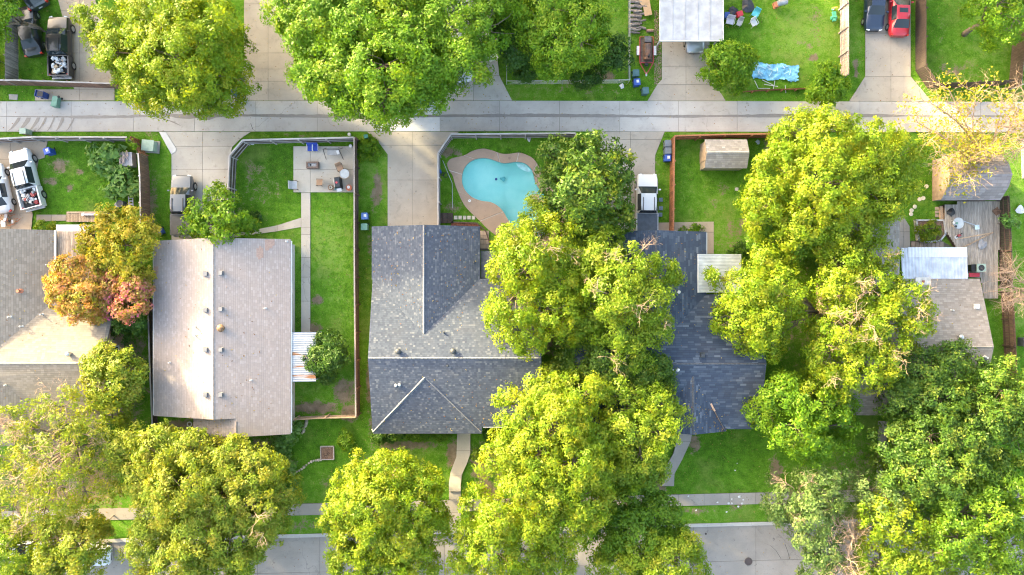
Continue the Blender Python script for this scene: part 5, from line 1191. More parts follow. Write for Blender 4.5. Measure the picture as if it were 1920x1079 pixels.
box_thing('meter_box', 'pale green box standing against the rusty fence by the alley', 'utility box', 55, 250, .55, .5, .9, MC['utility_green'], 0)
tag(MB().prism([G(*p) for p in ((17,177),(34,178),(33,188),(18,187))], -.02, .06).obj('concrete_pad', M_WALK), 'small square concrete pad in the grass beside the bins', 'pad')
def chair(label, u, v, rz, seatm, frm, z=.055, arms=True, two=False, w=.55):
    o = thing('patio_chair', label, 'chair', (*G(u, v), z), rz)
    MB().box(0,0,.43,w,.5,.05).obj('seat', seatm, o); b = MB(); b.add([(-w/2,.25,.45),(w/2,.25,.45),(w/2,.40,.95),(-w/2,.40,.95),(-w/2,.29,.45),(w/2,.29,.45),(w/2,.44,.95),(-w/2,.44,.95)], [(0,1,2,3),(7,6,5,4),(0,4,5,1),(2,6,7,3),(1,5,6,2),(3,7,4,0)]).obj('backrest', seatm, o)
    for x in (-w/2, w/2):
        for y in (-.24, .24): MB().tube([(x*1.05,y,0),(x*.98,y*.9,.43)], .022, 5).obj('leg', frm, o)
        if arms: MB().tube([(x*1.08,-.24,.42),(x*1.08,-.22,.66),(x*1.08,.34,.66)], .025, 5).obj('armrest', frm, o)
    return o
M_CBL = mat('blue_canvas', (.02,.055,.32), .7, .1); M_TANC = mat('tan_sling', (.36,.22,.13), .7, .12); M_GRYC = mat('grey_sling', (.42,.42,.42), .6, .1); M_BRZ = mat('bronze_frame', (.09,.06,.045), .5, metal=.3)
chair('blue canvas camp chair with white arms, left of the pair', 584.5, 280.5, 0, M_CBL, M_TRIM, w=.5); chair('blue canvas camp chair with white arms, right of the pair', 594.5, 280.5, 0, M_CBL, M_TRIM, w=.5)
chair('tan sling chair beside the round glass table', 640, 317, .4, M_TANC, M_BRZ); chair('tan sling chair facing the black grill', 601, 344, -1.6, M_TANC, M_BRZ); chair('grey sling chair with dark frame at the patio edge', 555, 349, 1.6, M_GRYC, M_BLK, w=.75)
sw = thing('porch_swing', 'dark metal swing seat frame with mesh bench on the patio', 'swing', (*G(628,287), .055), 0)
MB().box(0,-.02,.5,1.15,.6,.03).obj('mesh_seat', mat('mesh_grey', (.30,.29,.28), .8), sw); MB().box(0,.32,.8,1.15,.05,.5).obj('mesh_back', MC['mesh_grey'], sw)
for x in (-.72, .72): MB().tube([(x*1.12,-.62,0),(x,.05,1.5),(x*1.05,.45,0)], .03, 5).obj('frame_leg', M_BLK, sw)
MB().tube([(-.72,.05,1.5),(.72,.05,1.5)], .03, 5).obj('top_bar', M_BLK, sw); MB().box(.42,-.05,.54,.25,.35,.06,.3).obj('towel', M_TRIM, sw)
fp = thing('fire_table', 'rectangular brown stone fire table on the patio', 'fire table', (*G(588.5,311.5), .055), .02)
b = MB()
for dx, dy, sx, sy in ((0,.23,1.1,.14),(0,-.23,1.1,.14),(.48,0,.14,.32),(-.48,0,.14,.32)): b.box(dx,dy,.3,sx,sy,.55)
b.obj('stone_rim', mat('brown_stone', (.17,.11,.085), .85, .25, 8), fp); MB().box(0,0,.25,.82,.32,.3).obj('ash_bed', mat('pale_ash', (.42,.40,.38), .95, .3, 9), fp); MB().blob(-.18,.02,.43,.09).obj('charred_log', M_BLK, fp)
gt = thing('glass_table', 'round frosted glass patio table beside tan chair', 'table', (*G(649.5,328.5), .055))
MB().cyl(0,0,.68,.70,.42,.42,24).obj('glass_top', mat('frosted_glass', (.42,.45,.46), .15, .1), gt); MB().ring(0,0,.69,.42,.025,24,6).obj('rim', M_RIM, gt); MB().cyl(0,0,.7,.73,.06,.06,10).obj('hub', M_RIM, gt)
for k in range(4): MB().tube([(.1*math.cos(k*PI/2),.1*math.sin(k*PI/2),.68),(.36*math.cos(k*PI/2),.36*math.sin(k*PI/2),0)], .02, 5).obj('leg', M_RIM, gt)
gr = thing('barbecue_grill', 'black lidded barbecue grill with a side shelf on the patio', 'grill', (*G(637.5,345.5), .055), .12)
MB().box(0,0,.45,.5,1.0,.85).obj('cabinet', M_BLK, gr); MB().box(0,0,.98,.56,1.06,.24,0,.78).obj('lid', mat('grill_black', (.02,.025,.03), .3, .1), gr); MB().cyl(-.06,-.02,1.1,1.115,.1,.1,16).obj('emblem', mat('emblem_red', (.45,.05,.06), .5), gr); MB().tube([(-.32,-.35,.95),(-.32,.35,.95)], .02, 5).obj('handle', M_RIM, gr)
MB().box(.05,-.68,.82,.45,.3,.04).obj('side_shelf', M_RIM, gr)
pt = thing('bronze_pot', 'bronze round pot with stones left of the grill', 'pot', (*G(622,353), .055)); MB().cyl(0,0,0,.35,.2,.27,16).obj('bowl', mat('bronze', (.30,.14,.06), .4, .2, metal=.4), pt); MB().cyl(0,0,.3,.352,.235,.235,14).obj('soil', mat('pot_soil', (.13,.09,.06), .9), pt)
for k in range(7): MB().blob(.13*math.cos(k*.9), .13*math.sin(k*.9), .37, .06).obj('stone', MC['cream_stone'], pt)
pt = thing('terracotta_pot', 'orange terracotta pot with a white lid beside the fence', 'pot', (*G(656,353.5), .055)); MB().cyl(0,0,0,.4,.22,.29,18).obj('pot_body', mat('terracotta', (.42,.12,.06), .7, .15), pt); MB().cyl(-.03,.05,.4,.44,.15,.14,16).obj('lid', M_TRIM, pt)
pt = thing('gas_bottle', 'small teal canister beside the grill wheel', 'canister', (*G(631,355), .055)); MB().cyl(0,0,0,.3,.09,.09,12).dome(0,0,.3,.09,.09,.06).obj('canister', mat('teal_can', (.03,.2,.24), .4), pt); MB().cyl(0,0,.36,.4,.03,.03,8).obj('valve', M_BLK, pt)
for u, v, lab in ((656,253.5,'white round bucket lid outside the patio fence corner'),(658.5,275.5,'white bucket inside the patio fence corner'),(474.5,270,'pale round pot inside the lawn fence corner')):
    o = thing('bucket', lab, 'bucket', (*G(u,v), .02)); MB().cyl(0,0,0,.32,.12,.15,16).obj('pail', mat('white_plastic', (.72,.72,.70), .5, .05), o); MB().ring(0,0,.32,.15,.015,16).obj('rim', M_GRYC, o)
# top yard
def pile_logs():
    M_LOG = mat('log_bark', (.26,.22,.19), .95, .35, 7, objvar=.3); ME = mat('log_end', (.45,.34,.24), .9)
    grp = 'split logs of the firewood stack'
    for r in range(15):
        for c in range(2 if r % 3 else 3):
            o = thing('firewood_log', 'grey split log in the firewood stack beside the chain link fence', 'log', (*G(1186 + c*9 + random.uniform(-1,1), 2 + r*4.3 + random.uniform(-1,1)), .12 + .16*(r % 2)), random.uniform(-.25,.25), grp)
            R = random.uniform(.08,.13); L = random.uniform(.45,.8); MB().tube([(-L/2,0,0),(-L/4,.01,.01),(L/4,-.01,0),(L/2,0,.01)], [R,R*1.05,R,R*.95], 7).obj('bark', M_LOG, o)
            for s in (-1, 1): MB().add([(s*(L/2+.003), R*.85*math.cos(k*PI/3), R*.85*math.sin(k*PI/3)) for k in range(6)], [tuple(range(6))]).obj('cut_end', ME, o)
pile_logs()
lo = thing('cut_log', 'single pinkish cut log lying on the grass by the drive', 'log', (*G(1218,59), .14), .05); MB().tube([(-.32,0,0),(0,.01,0),(.32,0,0)], [.14,.15,.14], 9).obj('bark', mat('pink_log', (.36,.23,.18), .9, .25, 8), lo); MB().add([(.323,.12*math.cos(k*PI/4),.12*math.sin(k*PI/4)) for k in range(8)], [tuple(range(8))]).obj('cut_end', MC['log_end'], lo)
cb = thing('cardboard_sheet', 'flattened tan cardboard sheet leaning over the firewood', 'cardboard', (*G(1212,17), .3), .1)
MB().box(0,0,.02,.7,1.5,.012,.08).obj('panel', mat('cardboard', (.50,.34,.20), .85, .08), cb); MB().box(-.35,.55,.05,.55,.6,.012,.6).obj('flap', MC['cardboard'], cb)
tr = thing('smoker_trailer', 'red-railed trailer carrying a rusty black barbecue smoker tank', 'trailer', (*G(1210,104), 0), 0)
M_RED = mat('trailer_red', (.36,.035,.045), .5, .25, 5); M_RUST = mat('smoker_rust', (.075,.055,.05), .6, .5, 3, dirt=.5, dirtcol=(.2,.085,.04))
for a, b_ in (((-.62,1.5,.62),(-.62,-.9,.62)),((.62,1.5,.62),(.62,-.9,.62)),((-.62,-.9,.6),(0,-1.95,.5)),((.62,-.9,.6),(0,-1.95,.5)),((-.62,-.9,.62),(.62,-.9,.62)),((-.62,1.5,.62),(.62,1.5,.62))): MB().tube([a,b_], .045, 6).obj('frame_rail', M_RED, tr)
MB().box(0,.3,.45,1.15,2.3,.04).obj('trailer_bed', mat('trailer_bed', (.13,.10,.08), .9, .3), tr)
V = []; 
MB().tube([(0.05,-.72,.85),(0.05,-.7,.85),(0.05,.75,.85),(0.05,.77,.85)], [.1,.38,.38,.1], 16).obj('smoker_tank', M_RUST, tr, False); MB().box(.05,1.15,.8,.62,.55,.6).obj('firebox', mat('firebox_grey', (.10,.10,.11), .6, .3), tr); MB().cyl(.08,-.5,1.15,1.6,.1,.1,12).obj('chimney_stack', M_BLK, tr)
MB().tube([(-.15,-1.0,.5),(.15,-1.0,.5)], .2, 6).obj('tool_box', M_BLK, tr); MB().box(0,-1.95,.48,.14,.3,.12).obj('hitch', M_RIM, tr)
for sx in (-1, 1):
    MB().box(sx*.78,.25,.58,.26,.85,.05).obj('fender', mat('fender_white', (.6,.6,.6), .5), tr); n = 14; V = []
    for a in (-.09,.09): V += [(sx*.78+a,.25+.3*math.cos(2*PI*i/n),.3+.3*math.sin(2*PI*i/n)) for i in range(n)]
    MB().add(V, [tuple(range(n)), tuple(range(2*n-1,n-1,-1))]+[(i,n+i,n+(i+1)%n,(i+1)%n) for i in range(n)]).obj('wheel', M_TYRE, tr)
def crumple(name, label, cat, u, v, r, m, z=.05, seed=1, n=9):
    R = random.Random(seed); o = thing(name, label, cat, (*G(u, v), z), R.uniform(0, 3)); V = [(0,0,r*.45)] ; F = []
    for k in range(n): a = 2*PI*k/n; q = r*R.uniform(.55,1.1); V.append((q*math.cos(a), q*math.sin(a), R.uniform(0,.35)*r))
    for k in range(n): F.append((0, 1+k, 1+(k+1) % n))
    MB().add(V, F).obj('sheet', m, o); MB().box(R.uniform(-.3,.3)*r, R.uniform(-.3,.3)*r, r*.4, r*.4, r*.25, r*.12, R.uniform(0,3)).obj('fold', m, o); return o
M_PAP = mat('white_litter', (.58,.58,.58), .7, .1)
crumple('paper_litter', 'white paper litter on grass inside the chain link lawn strip', 'litter', 1166, 163, .28, M_PAP, seed=2)
for i, (u, v, r) in enumerate(((1386,931,.16),(1366,944,.15),(1372,944,.12),(1391,944,.16),(1384,950,.1),(1345,942,.1),(1362,960,.1),(1305,957,.1),(1291,930,.09),(1290,931,.08),(1378,882,.09),(1382,869,.06),(1372,936,.09),(1393,937,.1))):
    o = crumple('paper_litter', 'scrap of white paper litter about the sidewalk below the lawn', 'litter', u, v, r, M_PAP, .04, 20+i, 7); o['group'] = 'white litter about the sidewalk'
chair('white plastic armchair tipped on the grass beside the turquoise one', 1411, 47, .5, M_TRIM, M_TRIM, .02); chair('turquoise plastic chair on the grass by the carport', 1413, 30, -.5, mat('turquoise_plastic', (.09,.42,.48), .5), mat('turquoise_plastic', (.09,.42,.48), .5), .02)
lc = chair('pale folding lounge chair next to the carport edge', 1366, 44, -.2, mat('lilac_sling', (.55,.52,.58), .7), M_RIM, .02, w=.7); chair('small grey folding chair near the lounge chair', 1383, 47, -.4, M_GRYC, M_RIM, .02, w=.4)
box_thing('storage_tub', 'red plastic tub on the grass by the carport', 'tub', 1385, 29, .5, .45, .4, mat('tub_red', (.5,.03,.05), .5), .3); box_thing('storage_tub', 'blue plastic tub against the carport edge', 'tub', 1361, 32, .45, .5, .45, B_BLUE, 0)
crumple('black_tarp', 'crumpled black tarp on the grass beside the red tub', 'tarp', 1376, 22, .5, mat('black_sheet', (.03,.035,.05), .6), seed=5); crumple('black_tarp', 'larger crumpled black tarp near the turquoise chair', 'tarp', 1401, 12, .7, mat('black_sheet', (.03,.035,.05), .6), seed=6)
bq = thing('drum_grill', 'grey drum barbecue with rusty end on the grass', 'grill', (*G(1461,11), 0), .25); MB().tube([(-.5,0,.75),(-.48,0,.75),(.45,0,.75),(.47,0,.75)], [.05,.27,.27,.05], 14).obj('drum', mat('drum_grey', (.28,.30,.33), .5, .2, metal=.3), bq); MB().box(-.55,-.03,.55,.4,.5,.5).obj('firebox', MC['rust_pipe'], bq)
for x in (-.4,.4): MB().tube([(x,-.25,0),(x,0,.6),(x,.25,0)], .025, 5).obj('leg', M_BLK, bq)
MB().tube([(.47,0,.8),(.9,.18,.85)], .03, 5).obj('handle', MC['rust_pipe'], bq)
ty = thing('toy_tricycle', 'yellow and green plastic ride-on toy by the pinkish fence', 'toy', (*G(1561,27), 0), .1); MB().box(0,-.15,.3,.35,.55,.15).obj('seat', mat('toy_green', (.06,.33,.22), .5), ty); MB().box(0,.4,.55,.5,.12,.1).obj('handlebar', mat('toy_yellow', (.62,.42,.06), .5), ty); MB().tube([(0,.3,.3),(0,.4,.6)], .05, 6).obj('stem', mat('toy_white', (.7,.7,.7), .5), ty)
for x, y in ((-.22,-.4),(.22,-.4),(0,.45)): MB().tube([(x-.05,y,.16),(x+.05,y,.16)], .16, 12).obj('wheel', mat('toy_green', (.06,.33,.22), .5), ty)
MB().box(0,-.6,.2,.32,.25,.2).obj('basket', mat('toy_green', (.06,.33,.22), .5), ty)
def tarp():
    o = thing('collapsed_pool', 'collapsed light blue frame pool lying crumpled on the grass', 'pool liner', (*G(1453,136), 0), -.05); R = np.random.default_rng(3); nx, ny = 34, 14
    X, Y = np.meshgrid(np.linspace(-2.15,2.15,nx), np.linspace(-.75,.75,ny)); Z = .12 + .10*np.sin(X*5+2*np.sin(Y*4)) * np.cos(Y*6+X) + R.uniform(-.05,.07,X.shape); X = X + R.normal(0,.05,X.shape) ; Y = Y + .1*np.sin(X*3) + R.normal(0,.04,X.shape); Z = np.maximum(Z, .03)
    idx = np.arange(nx*ny).reshape(ny,nx); q = np.stack([idx[:-1,:-1],idx[:-1,1:],idx[1:,1:],idx[1:,:-1]],-1).reshape(-1,4); me = bpy.data.meshes.new('liner'); fast_mesh(me, np.stack([X,Y,Z],-1).reshape(-1,3), q)
    put('liner', me, mat('liner_blue', (.16,.42,.62), .45, .25, 4), o)
    for i in range(16): a, b_ = R.uniform(-1.9,1.9), R.uniform(-.5,.5); d = R.uniform(0,3.1); MB().tube([(a,b_,.27),(a+.5*math.cos(d),b_+.5*math.sin(d),.3)], .03, 5).obj('frame_tube', mat('tube_paleblue', (.42,.58,.68), .5), o)
    for p in (((-1.9,-.9,.1),(-1.5,-1.6,.05),(-.4,-1.55,.05)),((-1.2,-.8,.1),(-.2,-1.2,.1)),((0,-.8,.1),(-.1,-1.6,.05)),((1.0,-1.2,.06),(1.1,-1.9,.05)),((-1.0,-1.2,.1),(.3,-1.35,.1))): MB().tube(p, .03, 5).obj('pole', M_TRIM, o)
tarp()
sr = thing('trampoline', 'edge of a round black trampoline at the upper left', 'trampoline', (*G(-14,120), 0)); MB().ring(0,0,.8,1.25,.05,36,8).obj('rim', M_BLK, sr); MB().cyl(0,0,.77,.79,1.2,1.2,36).obj('mat', mat('tramp_mat', (.03,.03,.035), .8), sr)
for k in range(6): MB().tube([(1.25*math.cos(k),1.25*math.sin(k),0),(1.25*math.cos(k),1.25*math.sin(k),.8)], .03, 5).obj('leg', M_RIM, sr)
# left yard
wp = thing('scrap_wood_box', 'grey box heaped with pinkish sticks among the weeds', 'wood pile', (*G(243,301), 0), .05); MB().box(.1,-.05,.4,1.1,1.3,.8).obj('crate', mat('crate_grey', (.30,.30,.32), .7, .15), wp)
for i in range(18): a = random.uniform(1.0,2.1); x, y = random.uniform(-.45,.35), random.uniform(-.4,.5); l = random.uniform(.3,.6); MB().tube([(x-l*math.cos(a)*.5,y-l*math.sin(a)*.5,.84+.03*i%.2),(x+l*math.cos(a)*.5,y+l*math.sin(a)*.5,.9+.02*i%.2)], .035, 5).obj('stick', mat('pink_sticks', (.48,.36,.30), .85, .25, 7), wp)
ld_ = thing('step_ladder', 'pale folded step ladder lying by the barrel', 'ladder', (*G(248.5,381), .25), .03)
for x in (-.2,.2): MB().box(x,0,.05,.06,1.15,.05).obj('rail', MC['lilac_sling'], ld_)
for k in range(4): MB().box(0,-.42+.28*k,.06,.4,.09,.04).obj('rung', MC['lilac_sling'], ld_)
br = thing('barrel', 'dark open barrel between deck and ladder', 'barrel', (*G(233,384), 0)); MB().cyl(0,0,0,.8,.3,.3,18).obj('drum', mat('barrel_dark', (.08,.09,.10), .5, .15), br); MB().ring(0,0,.8,.3,.03,20).obj('rim', MC['barrel_dark'], br); MB().cyl(0,0,.78,.803,.27,.27,16).obj('inside', M_BLK, br)
crumple('scrap_heap', 'dark scrap beside the open barrel', 'scrap', 221, 386, .35, JK[2], seed=9)
bm = thing('timber_beam', 'pale weathered beam lying along the small brown deck', 'beam', (*G(186,403.5), .4), .0); MB().box(0,0,.08,2.7,.18,.14).obj('beam', MC['lilac_sling'], bm); MB().box(-1.2,0,.15,.3,.25,.06,.4).obj('cracked_end', M_TRIM, bm)
R = random.Random(12); sc_o = thing('scrap_heap', 'heap of tangled metal scrap and wires by the left roof', 'scrap', (*G(17,413), .05))
for i in range(22):
    x, y = R.uniform(-.9,.9), R.uniform(-.55,.55); z = R.uniform(.1,.5); k = R.random(); m = JK[R.choice([0,2,3,4,5])]
    if k < .55: MB().box(x,y,z,R.uniform(.2,.7),R.uniform(.15,.4),R.uniform(.04,.15),R.uniform(0,3)).obj('scrap', m, sc_o)
    else: a = R.uniform(0,6); l = R.uniform(.4,.9); MB().tube([(x,y,z),(x+l*.5*math.cos(a),y+l*.5*math.sin(a),z+.1),(x+l*math.cos(a+.5),y+l*math.sin(a+.5),z)], .025, 5).obj('wire', mat('copper_wire', (.42,.13,.05), .6), sc_o)
# pool yard bits
pp_ = thing('pool_pole', 'long pale pool pole leaning in the grass left of the pool', 'pole', (0,0,0)); a, b_, c_ = G(831,303), G(848,344), G(848.5,391); MB().tube([(*a,.5),(*b_,.1)], .025, 6).obj('pole', M_RIM, pp_); MB().tube([(*b_,.08),(*c_,.05)], .025, 6).obj('pole_section', M_RIM, pp_)
bk = thing('pool_vacuum', 'dark coiled pool vacuum beside the grey fence', 'pool cleaner', (*G(836,329), 0)); MB().ring(0,0,.1,.22,.03,16).obj('hose', M_BLK, bk); MB().ring(-.3,.12,.12,.16,.03,16).obj('hose_coil', M_BLK, bk); MB().box(-.5,.3,.3,.2,.3,.5,.2).obj('cleaner_head', B_BLUE, bk)
crumple('garden_hose_reel', 'small pale garden figure on the grass above the pool', 'ornament', 992, 262, .26, M_GRYC, .1, 31); crumple('plant_stand', 'pale bluish garden ornament near the cedar fence corner', 'ornament', 1420, 267, .25, mat('pale_blue_metal', (.35,.45,.52), .5), .1, 33)
for i,(u,v) in enumerate(((1239,375),(1239,391),(1238,403))): x,y = G(u,v); o = tag(MB().box(0,0,.03,.36,.36,.06).obj('slate_paver', mat('slate_blue', (.13,.19,.25), .7)), 'square slate-blue paver in grass beside the white pickup', 'paver', 'slate pavers beside the white pickup'); o.location = (x,y,0)
# front yard bits
pb = thing('planter_box', 'square wooden planter box of dry leaves on the front lawn', 'planter', (*G(614.5,849), 0), .02)
for dx, dy, sx, sy in ((0,.6,1.25,.08),(0,-.6,1.25,.08),(.6,0,.08,1.15),(-.6,0,.08,1.15)): MB().box(dx,dy,.12,sx,sy,.26).obj('side_board', WP, pb)
MB().box(0,0,.06,1.15,1.15,.2).obj('soil', mat('leaf_litter', (.20,.12,.08), .95, .5, 12), pb)
b = MB(); [b.blob(random.uniform(-.4,.4), random.uniform(-.4,.4), .2, random.uniform(.05,.12)) for _ in range(20)]; tag(b.obj('dry_leaves', MC['leaf_litter'], pb), kind='stuff')
for i in range(13):
    t = i/12; u, v = 548+54*t, 886-26*t+3*math.sin(t*7); o = tag(MB().blob(0,0,.06,random.uniform(.1,.17)).obj('edging_stone', mat('edging_stone', (.42,.36,.29), .9, .25, 5, objvar=.25)), 'rounded tan stone in the curved edging below the planter box', 'stone', 'curved stone edging on the front lawn'); o.location = (*G(u,v), 0)
for i in range(9):
    t = i/8; u, v = 577-10*t, 790+22*t; o = tag(MB().blob(0,0,.06,random.uniform(.12,.2)).obj('edging_stone', MC['edging_stone']), 'grey rock in the short row at the pinkish house corner', 'stone', 'rocks at the house corner'); o.location = (*G(u+random.uniform(-2,2),v), 0)
hs_ = thing('garden_hose', 'green garden hose trailing from a white reel by the pinkish house', 'hose', (0,0,0)); MB().tube([(*G(u,v),.05) for u,v in ((357,800),(356,812),(358,822),(366,832),(374,836))], .05, 6).obj('hose', mat('hose_green', (.02,.22,.13), .5), hs_); x,y = G(357,795); MB().ring(x,y,.2,.2,.05,16).obj('reel', M_TRIM, hs_)
for i,(u,v) in enumerate(((389,844),(380,850),(430,846),(444,838),(455,832),(425,850))): o = tag(MB().blob(0,0,.1,.24).obj('garden_rock', mat('pale_rock', (.42,.42,.42), .9, .2, 4)), 'pale grey rock in the shaded bed under the pinkish eave', 'rock', 'rocks under the eave'); o.location = (*G(u,v), 0)
# right yard
gp = thing('raised_planter', 'six-sided raised planter with a pale rim full of bright herbs', 'planter', (0,0,0)); hx = [(1714,414),(1765,414),(1768,440),(1758,452),(1735,455),(1718,450)]; H_ = [G(*p) for p in hx]; cxx = np.mean(H_, 0)
for i in range(6):
    p, q = H_[i-1], H_[i]; L = math.hypot(p[0]-q[0],p[1]-q[1]); MB().box((p[0]+q[0])/2,(p[1]+q[1])/2,.22,L+.1,.14,.46,math.atan2(q[1]-p[1],q[0]-p[0])).obj('rim_board', mat('rim_grey', (.42,.42,.42), .8, .15), gp)
MB().prism([tuple(cxx+(np.array(p)-cxx)*.95) for p in H_], 0, .36).obj('soil', MC['leaf_litter'], gp)
dt = thing('glass_table', 'round glass table crowded with jars on the plank deck', 'table', (*G(1789,420,.5), .47)); MB().cyl(0,0,.68,.70,.5,.5,24).obj('glass_top', MC['frosted_glass'], dt); MB().ring(0,0,.69,.5,.025,24).obj('rim', M_RIM, dt)
for k in range(4): MB().tube([(.1,0,.68),(.4*math.cos(k*PI/2+.7),.4*math.sin(k*PI/2+.7),0)], .02, 5).obj('leg', M_RIM, dt)
for i,(x,y,m,lab) in enumerate(((-.1,.1,JK[0],'small white jar on the crowded deck table'),(.2,.05,B_GRN,'green pot on the crowded deck table'),(.1,-.25,JK[4],'black pot on the crowded deck table'),(-.2,-.2,JK[3],'tan pot on the crowded deck table'))):
    X,Y = G(1789,420,1.2); o = thing('small_pot', lab, 'pot', (X+x,Y+y,1.172)); MB().cyl(0,0,0,.14,.07,.1,12).obj('pot_body', m, o); MB().ring(0,0,.14,.1,.015,12).obj('rim', m, o)
fd = thing('folding_stool', 'pale blue folding stool on the plank deck', 'stool', (*G(1827,427,.5), .47), .1); MB().box(0,0,.42,.42,.42,.03).obj('seat', mat('pale_blue_plastic', (.50,.60,.62), .5), fd)
for x in (-.18,.18): MB().tube([(x,-.2,0),(x,.2,.42)], .02, 5).obj('leg', M_RIM, fd); MB().tube([(x,.2,0),(x,-.2,.42)], .02, 5).obj('leg', M_RIM, fd)
tl = thing('red_tool', 'red power tool on the plank deck near the lumber', 'tool', (*G(1797,442,.5), .47), .4); MB().box(0,0,.12,.3,.2,.2).obj('motor', JK[1], tl); MB().tube([(-.3,-.05,.1),(.3,.1,.22)], .05, 8).obj('grip', M_BLK, tl); MB().cyl(-.28,-.05,.05,.09,.16,.16,16).obj('blade_guard', M_TRIM, tl)
for lab, a, b_ in (('tan lumber board lying across the plank deck',(1793,449),(1861,437)),('tan lumber board running off the lower deck',(1802,466),(1862,436)),('grey metal bar lying on the plank deck',(1798,412),(1836,425))):
    p, q = P(*a,.52), P(*b_,.52); L = math.hypot(p[0]-q[0],p[1]-q[1]); o = thing('lumber_board', lab, 'board', ((p[0]+q[0])/2,(p[1]+q[1])/2,.47 if 'lower' not in lab else .52), math.atan2(q[1]-p[1],q[0]-p[0])); MB().box(0,0,.025,L,.12 if 'bar' not in lab else .07,.045).obj('plank', WT if 'bar' not in lab else M_RIM, o); MB().box(L/2-.1,0,.052,.12,.1,.006).obj('end_mark', MC['tan_wood'], o)
crumple('rubble_heap', 'grey heap of rubble and twigs on the lower deck', 'rubble', 1835, 460, .55, JK[2], .47, 41, 11); crumple('rubble_heap', 'brown leaf heap on the deck corner by the barn', 'rubble', 1861, 398, .5, MC['leaf_litter'], .47, 42, 11); crumple('rubble_heap', 'dark heap of pots at the deck steps', 'rubble', 1777, 400, .45, JK[4], .47, 43, 11)
ac = box_thing('air_conditioner', 'pale green outdoor air conditioner at the deck end', 'air conditioner', 1829, 503, .75, .7, .8, MC['utility_green'], 0, .47); MB().cyl(0,0,.87,.89,.28,.28,18).obj('fan_grille', M_BLK, ac)
box_thing('storage_tub', 'black storage box beside the pale green air conditioner', 'tub', 1818, 503, .45, .6, .6, M_BLK, 0, .47); box_thing('storage_tub', 'white box with red trim below the air conditioner', 'tub', 1822, 516, .9, .35, .35, M_TRIM, 0, .47, MC['tub_red'])
ac = box_thing('air_conditioner', 'grey outdoor air conditioner at the far right edge', 'air conditioner', 1916, 641, .8, .8, .8, MC['firebox_grey'], 0); MB().cyl(0,0,.87,.89,.3,.3,18).obj('fan_grille', M_BLK, ac)
crumple('paper_litter', 'white plastic heap on the far right lawn', 'litter', 1911, 394, .5, M_PAP, .05, 51, 10)
tag(MB().prism([G(*p) for p in ((1914,262),(1935,262),(1935,335),(1916,335))], -.05, .05).obj('far_walkway', M_DRIVE2), kind='structure')
for i,(u,v) in enumerate(((1737,350),(1724,374),(1731,372),(1715,388),(1709,395),(1708,402))): o = tag(MB().cyl(0,0,0,.05,.2,.19,9).obj('stepping_stone', MC['cream_stone']), 'round pale stepping stone crossing the shaded grass toward the planter', 'stepping stone', 'round stepping stones by the planter'); o.location = (*G(u,v),0)

# ------------------------------------------------------------------ shrubs, weeds, hedges, grass
def shrub(label, lobes, pal, z, **k): return tree(label, lobes, pal, z, name=k.pop('name','shrub'), cat=k.pop('cat','shrub'), trunk=.05, zvar=.15, **k)
shrub('broad-leaved green shrub at the pinkish house corner', [(535,815,20),(550,805,14),(528,830,16),(555,795,10)], 'weed', .9, seed=60, clump=.35, leaf=.3)
shrub('leafy green shrub trailing down the front lawn edge', [(532,850,14),(540,870,14),(548,890,12),(548,910,12)], 'weed', .7, seed=61, clump=.35, leaf=.28)
shrub('lime green bush beside the wooden planter box', [(648,828,14),(655,838,12),(648,815,9),(640,825,8)], 'bright', .6, seed=62, clump=.28, leaf=.15, tip=.6)
for i, (u, w_) in enumerate(((712,16),(728,12),(747,8))): shrub(['clipped dark hedge ball at the left front corner of the slate roof','clipped dark hedge ball second from the left under the slate roof','small clipped hedge ball third under the slate roof'][i], [(u,816,w_),(u+6,818,w_*.8)], 'dark', .7, seed=63+i, clump=.3, leaf=.13, dens=1.3, name='hedge', cat='hedge')
shrub('low clipped green hedge left of the front walk', [(775,815,11),(788,815,11),(798,816,10)], 'green', .6, seed=66, clump=.3, leaf=.13, dens=1.3, name='hedge', cat='hedge'); shrub('small clipped green hedge nearest the front walk', [(822,816,11),(834,816,10)], 'green', .6, seed=67, clump=.3, leaf=.13, dens=1.3, name='hedge', cat='hedge')
shrub('low dark hedge right of the front walk under the eave', [(915,812,12),(932,811,12)], 'dark', .6, seed=68, clump=.3, leaf=.14, name='hedge', cat='hedge')
shrub('thin light green saplings on the front lawn', [(790,870,12),(770,885,14),(806,880,9)], 'lime', 1.4, seed=69, clump=.3, leaf=.17, dens=.5); shrub('bright little shrub right of the front walk', [(893,852,10),(900,860,8)], 'lime', .5, seed=70, clump=.28, leaf=.15)
shrub('small yellow-green shrub by the patio fence corner', [(695,265,10),(685,275,14),(678,290,12),(700,290,12)], 'bright', .35, seed=71, clump=.3, leaf=.15); shrub('yellow clipped bush by the left roof', [(80,425,10),(95,424,8)], 'lime', .7, seed=72, clump=.28, leaf=.13)
shrub('tiny green plant at the pinkish house front', [(434,845,7)], 'green', .3, seed=73, clump=.22, leaf=.14); shrub('herbs filling the raised planter', [(1730,432,11,.5),(1745,428,13,.55),(1752,442,11,.5),(1736,446,9,.5)], 'lime', .5, seed=74, clump=.28, leaf=.17)
shrub('spiky green fern leaning over the dark deck fence', [(1886,415,10),(1898,418,10)], 'weed', 1.9, seed=75, clump=.4, leaf=.24, dens=.7); shrub('bright green vine on the rust-red panel top', [(245,265,6),(250,272,6)], 'bright', 1.7, seed=76, clump=.22, leaf=.14)
shrub('dark shrub in the shade of the narrow side yard', [(1390,470,14),(1375,480,10)], 'dark', .8, seed=77, clump=.3, leaf=.16); shrub('green shrub along the concrete pad behind the blue-black roof', [(1280,432,7),(1300,430,9),(1312,431,7)], 'bright', .4, seed=78, clump=.25, leaf=.14)
